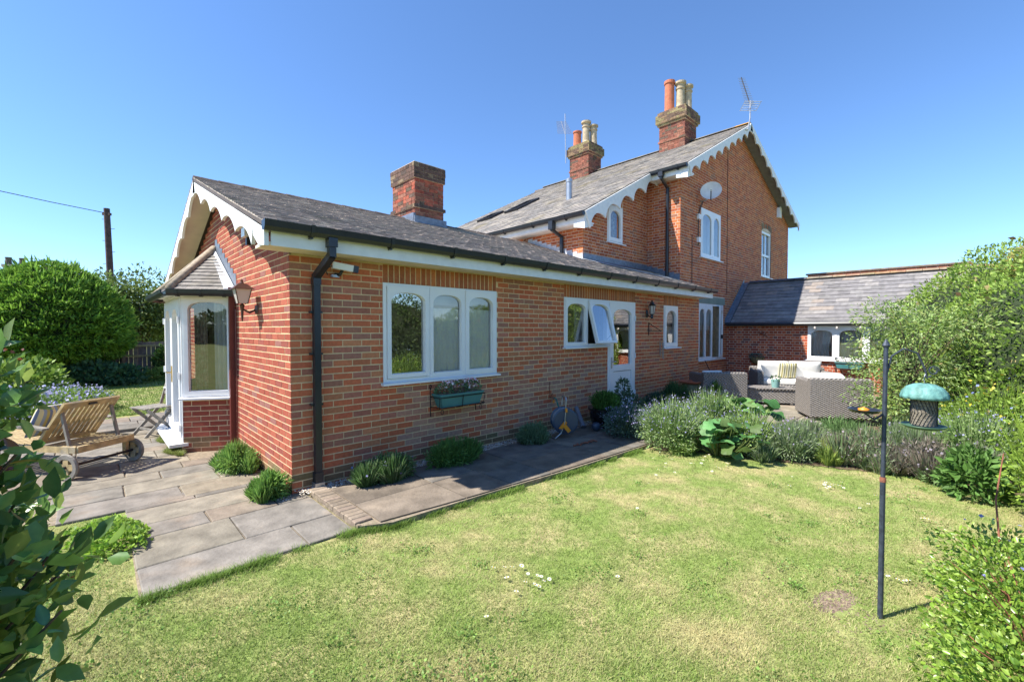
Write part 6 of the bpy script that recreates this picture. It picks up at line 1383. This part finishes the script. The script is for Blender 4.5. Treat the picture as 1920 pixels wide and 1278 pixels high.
dots('flower_heads',np.stack([rng.uniform(.5,1.2,30),rng.uniform(-.2,.3,30),rng.uniform(.3,.55,30)],1),.022,[(.25,.27,.6)],t,kind='stuff')
# --- left foreground viburnum: large glossy leaves
t=plant('viburnum_bush','glossy leaved viburnum bush with reddish new growth in the left foreground','shrub',(-1.96,-3.36,0))
lm=[]
LC=[(.13,.30,.11),(.17,.35,.11),(.11,.26,.14),(.24,.40,.08),(.32,.48,.10),(.42,.14,.06),(.36,.10,.06),(.38,.26,.06),(.10,.22,.18),(.09,.21,.15)]
for ci,c in enumerate(LC):
    V=[];F=[];n=8
    for i in range(n+1):
        q=i/n; w=.5*.42*math.sin(math.pi*q**.8)**.8*(1 if q<1 else 0); z=-.18*q*q
        V+=[(q,-w,z+.16*w),(q,0,z-.02),(q,w,z+.16*w)]
    for i in range(n):
        for k in(0,1): a=i*3+k; F.append((a,a+1,a+4,a+3))
    me=bpy.data.meshes.new('leaf'); me.from_pydata(V,[],F); a_=me.attributes.new('tint','FLOAT_COLOR','POINT'); cc=np.tile(np.array([*c,1],np.float32),(len(V),1)); cc[1::3,:3]=cc[1::3,:3]*1.35+[.04,.05,.01]; a_.data.foreach_set('color',cc.ravel()); me.materials.append(M['glossleaf']); me.polygons.foreach_set('use_smooth',[True]*len(F)); lm.append(me)
mb=MB(); tips=[]
rr=random.Random(5)
# bush profile: reach (towards +x/right) as function of height
def reach(z): return float(np.interp(z,[.0,.35,.6,.85,1.05,1.2,1.35,1.5,1.65,1.85],[.30,.32,.34,.38,.43,.45,.38,.32,.28,.26]))
for i in range(76):
    z=rr.uniform(.10,1.72); R_=reach(z)*rr.uniform(.62,1.0); a=rr.uniform(-1.35,1.0)
    e=Vector((R_*math.cos(a),R_*math.sin(a)*.9,z)); s=Vector((rr.uniform(-.08,.08),rr.uniform(-.08,.08),max(.05,z-.4)))
    m_=(s+e)*.5+Vector((0,0,-.03)); mb.tube([s,m_,e],[.006,.0045,.003],5); tips.append((e,(e-m_).normalized(),(e-s)))
mb.tube([(0,0,0),(.02,0,.7),(-.02,.01,1.3),(0,0,1.75)],[.02,.018,.012,.006],7); mb.build('branches',M['bark'],t)
cnt=0
for e,d,full in tips:
    red=rr.random()<(.55 if .82<e.z<1.06 else .12)
    for k in range(rr.choice((4,5,5))):
        if cnt>=300: break
        off=-full.normalized()*rr.uniform(0,.10); a=rr.uniform(0,6.28); perp=d.cross(Vector((0,0,1))).normalized(); up=perp.cross(d)
        dr=(d*rr.uniform(.2,1.0)+perp*math.cos(a)+up*math.sin(a)*.8).normalized(); dr.z-=.1
        o=bpy.data.objects.new('leaf',lm[rr.choice((5,6,7,5)) if red else rr.choice((0,1,2,3,4,8,9,0,1,3))]); COL.objects.link(o); o.parent=t
        X=dr.normalized(); Y=(Vector((0,0,1)).cross(X)).normalized(); Y=(Y+Vector((0,0,1))*rr.uniform(-.5,.5)).normalized(); Z=X.cross(Y).normalized(); Y=Z.cross(X); s=rr.uniform(.045,.08)*(.7 if red else 1); p=e+off
        o.matrix_local=Matrix(((X.x*s,Y.x*s,Z.x*s,p.x),(X.y*s,Y.y*s,Z.y*s,p.y),(X.z*s,Y.z*s,Z.z*s,p.z),(0,0,0,1))); cnt+=1
P=[];Nn=[]
for e,d,full in tips:
    n=70; q=rng.random(n)[:,None]; p=np.array(e)-np.array(full)*q*.7+rng.normal(size=(n,3))*.05; P.append(p); Nn.append(rnd_unit(n)+np.array(d))
P=np.vstack(P); k=P[:,2]>.03; leafcloud('small_leaves',P[k],np.vstack(Nn)[k],.062,[(.10,.20,.06),(.14,.26,.07),(.2,.32,.07),(.26,.34,.08)],t,m='glossleaf',aspect=.5,hi=True,kind='stuff')
k=rng.permutation(len(tips))[:26]; B_=np.vstack([np.array(tips[i][0])+rng.normal(size=(26,3))*[.022,.022,.014]+[0,0,.01] for i in k]); dots('flower_buds',B_,.012,[(.22,.06,.08),(.30,.12,.12),(.16,.05,.09),(.28,.10,.05)],t,kind='stuff')
# --- catmint bed left, beyond lounger
for (x,y,r,h,lab) in ((-2.35,7.3,.75,.50,'blue flowered catmint drift nearest the lounger in the left bed'),(-2.0,8.5,.8,.50,'blue flowered catmint drift at the back right of the left bed'),(-3.2,8.6,.9,.55,'blue flowered catmint drift at the back left of the left bed')):
    clump('catmint',lab,(x,y,.02),r,h,[(.20,.32,.07),(.26,.38,.10),(.16,.26,.05)],3600,.07,fl=[(.42,.42,.70),(.5,.5,.75),(.35,.33,.6)],nf=650,fs=.05,sp=900)
clump('leafy_shrub','fresh yellow green leafy shrub at the left below the yew',(-3.0,11.6,0),.95,1.15,[(.20,.32,.05),(.26,.38,.07),(.14,.24,.04)],3000,.13,sp=0,cat='shrub')
clump('leafy_shrub','dark green low shrub in the shade under the yew',(-1.35,14.2,0),1.0,.8,[(.05,.12,.05),(.07,.15,.06),(.08,.18,.09)],2500,.14,sp=0,cat='shrub')
clump('leafy_shrub','bright low foliage along the foot of the fence',(.6,14.9,0),.8,.45,[(.2,.3,.06),(.26,.36,.08)],2000,.10,sp=0,cat='shrub')
clump('ivy','ivy and leafy climber scrambling over the fence beside the bay',(.55,15.6,0),.36,1.35,[(.05,.12,.03),(.09,.18,.04),(.14,.24,.05)],1500,.11,sp=0,cat='climber')
# yew
t=thing('yew_topiary','huge clipped dark green yew dome on the far lawn','tree',(-1.95,15.3,0),world=True)
cx,cy=-2.35,15.3
n=60000; zz=rng.random(n); z=.75+3.12*zz; prof=.93*np.interp(zz,[0,.06,.2,.38,.55,.72,.87,.96,1.0],[1.15,1.68,2.0,2.0,1.82,1.50,1.05,.58,.05])
a=rng.uniform(0,6.283,n); keep=(rng.random(n)*2.1<prof+.25); z=z[keep];prof=prof[keep];a=a[keep];zz=zz[keep]; n=len(a)
bump=1+.04*np.sin(a*5+z*3)+.035*np.sin(a*11-z*6)+.03*np.sin(z*17+a*3)+.02*np.sin(a*31+z*23); jr=1.03-.13*rng.random(n)**1.5
P=np.stack([cx+np.cos(a)*prof*bump*jr,cy+np.sin(a)*prof*bump*jr,z],1); slope=np.interp(zz,[0,.2,.4,.7,1],[-.7,-.1,.15,.8,2.5]); Nn=np.stack([np.cos(a),np.sin(a),slope],1); Nn/=np.linalg.norm(Nn,axis=1,keepdims=True)
k=np.einsum('ij,ij->i',Nn,(np.array(CAM)-P)/np.linalg.norm(np.array(CAM)-P,axis=1,keepdims=True))>-.35
leafcloud('foliage',P[k],Nn[k],.125,[(.12,.25,.03),(.17,.33,.04),(.22,.4,.05),(.09,.18,.025),(.28,.45,.07)],t,aspect=.34,spread=.8,droop=.1,kind='stuff')
kk=rng.permutation(len(P))[:1500]; leafcloud('shoots',P[kk]+Nn[kk]*.05,Nn[kk]+[0,0,.7],.22,[(.2,.36,.05),(.26,.44,.07),(.14,.28,.04)],t,aspect=.2,spread=.5,kind='stuff')
mb=MB(); mb.lathe((cx,cy,0),[(.9,.85),(1.4,.95),(1.7,1.4),(1.73,2.0),(1.56,2.5),(1.28,3.0),(.85,3.45),(.4,3.7),(.05,3.78)],28); mb.build('light_block_core',M['core'],t,smooth=True)  # dark solid added inside the yew to stop light passing through
mb=MB(); mb.tube([(cx,cy,0),(cx,cy,1.2)],[.28,.22],10)
for i in range(14):
    a_=i*.45; mb.tube([(cx,cy,.3),(cx+1.2*math.cos(a_),cy+1.2*math.sin(a_),1.0)],[.06,.03],5)
mb.build('trunk',M['bark'],t)
# trees behind the fence
TB=[(.14,.20,.05),(.18,.25,.06),(.10,.15,.04),(.22,.28,.08)]
branchtree('garden_tree','light airy tree behind the fence between pole and bungalow','' or (.0,19.2,0),4.0,[((0,0,2.9),(1.5,1.2,1.3)),((.9,0,2.5),(1.0,1,1.2)),((-.7,0,3.2),(.8,.8,.9)),((.3,0,1.9),(1.5,1,.9))],TB,10500,.14,.5,thick=.85,trunkr=.09,nb=30)
branchtree('garden_tree','bushy green tree behind the fence directly right of the yew','' or (1.9,20.5,0),4.2,[((0,0,2.7),(1.6,1.3,1.6)),((1.4,0,2.3),(1.4,1.2,1.4))],[(.16,.27,.045),(.21,.33,.06),(.12,.2,.035)],7000,.17,.5,thick=.6,trunkr=.1,nb=20,core=.6)
for i,(x,y,r,h,lab) in enumerate(((-8,24,3.2,3.4,'dark tree beyond the yew at the far left'),(-4.5,30,3,3.2,'distant tree hidden behind the yew crown'),(5,26,3,3.6,'round tree behind the bungalow roof'),(-14,20,4,5,'broad tree outside the left of the garden'))):
    branchtree('garden_tree',lab,(x,y,0),h,[((0,0,h*.62),(r,r,h*.45)),((r*.5,0,h*.5),(r*.7,r*.7,h*.4))],[(.07,.13,.025),(.10,.17,.035),(.05,.10,.02)],2600,.3,.6,thick=.3,trunkr=.15,nb=10,core=.75)
# far hedgerow closing the horizon (reads as one mass)
def ring():
    P=[];Nn=[]
    n=26000; a=rng.uniform(0,6.283,n); r_=rng.uniform(58,66,n); h=(2.6+1.3*np.sin(a*9)+.9*np.sin(a*23+1)+.6*np.sin(a*51))*np.sqrt(rng.random(n)); 
    P=np.stack([3+r_*np.cos(a),5+r_*np.sin(a),np.abs(h)],1); return P,rnd_unit(n)
P,Nn=ring(); leafcloud('far_hedgerow',P,Nn,.9,[(.05,.09,.03),(.07,.12,.04),(.09,.14,.05)],None,kind='stuff',label='distant hedgerow beyond the gardens',cat='hedgerow')
mb=MB(); V=[];F=[]; n=90
for j,(r_,z) in enumerate(((60,-.2),(61,2.0),(64,2.4))):
    for i in range(n): a=6.283*i/n; V.append((3+r_*math.cos(a),5+r_*math.sin(a),z+(.7*math.sin(a*9) if j else 0)))
for j in(0,1):
    for i in range(n): F.append((j*n+i,j*n+(i+1)%n,(j+1)*n+(i+1)%n,(j+1)*n+i))
mb.add(V,F).build('far_hedge_bank',M['core'],kind='structure')
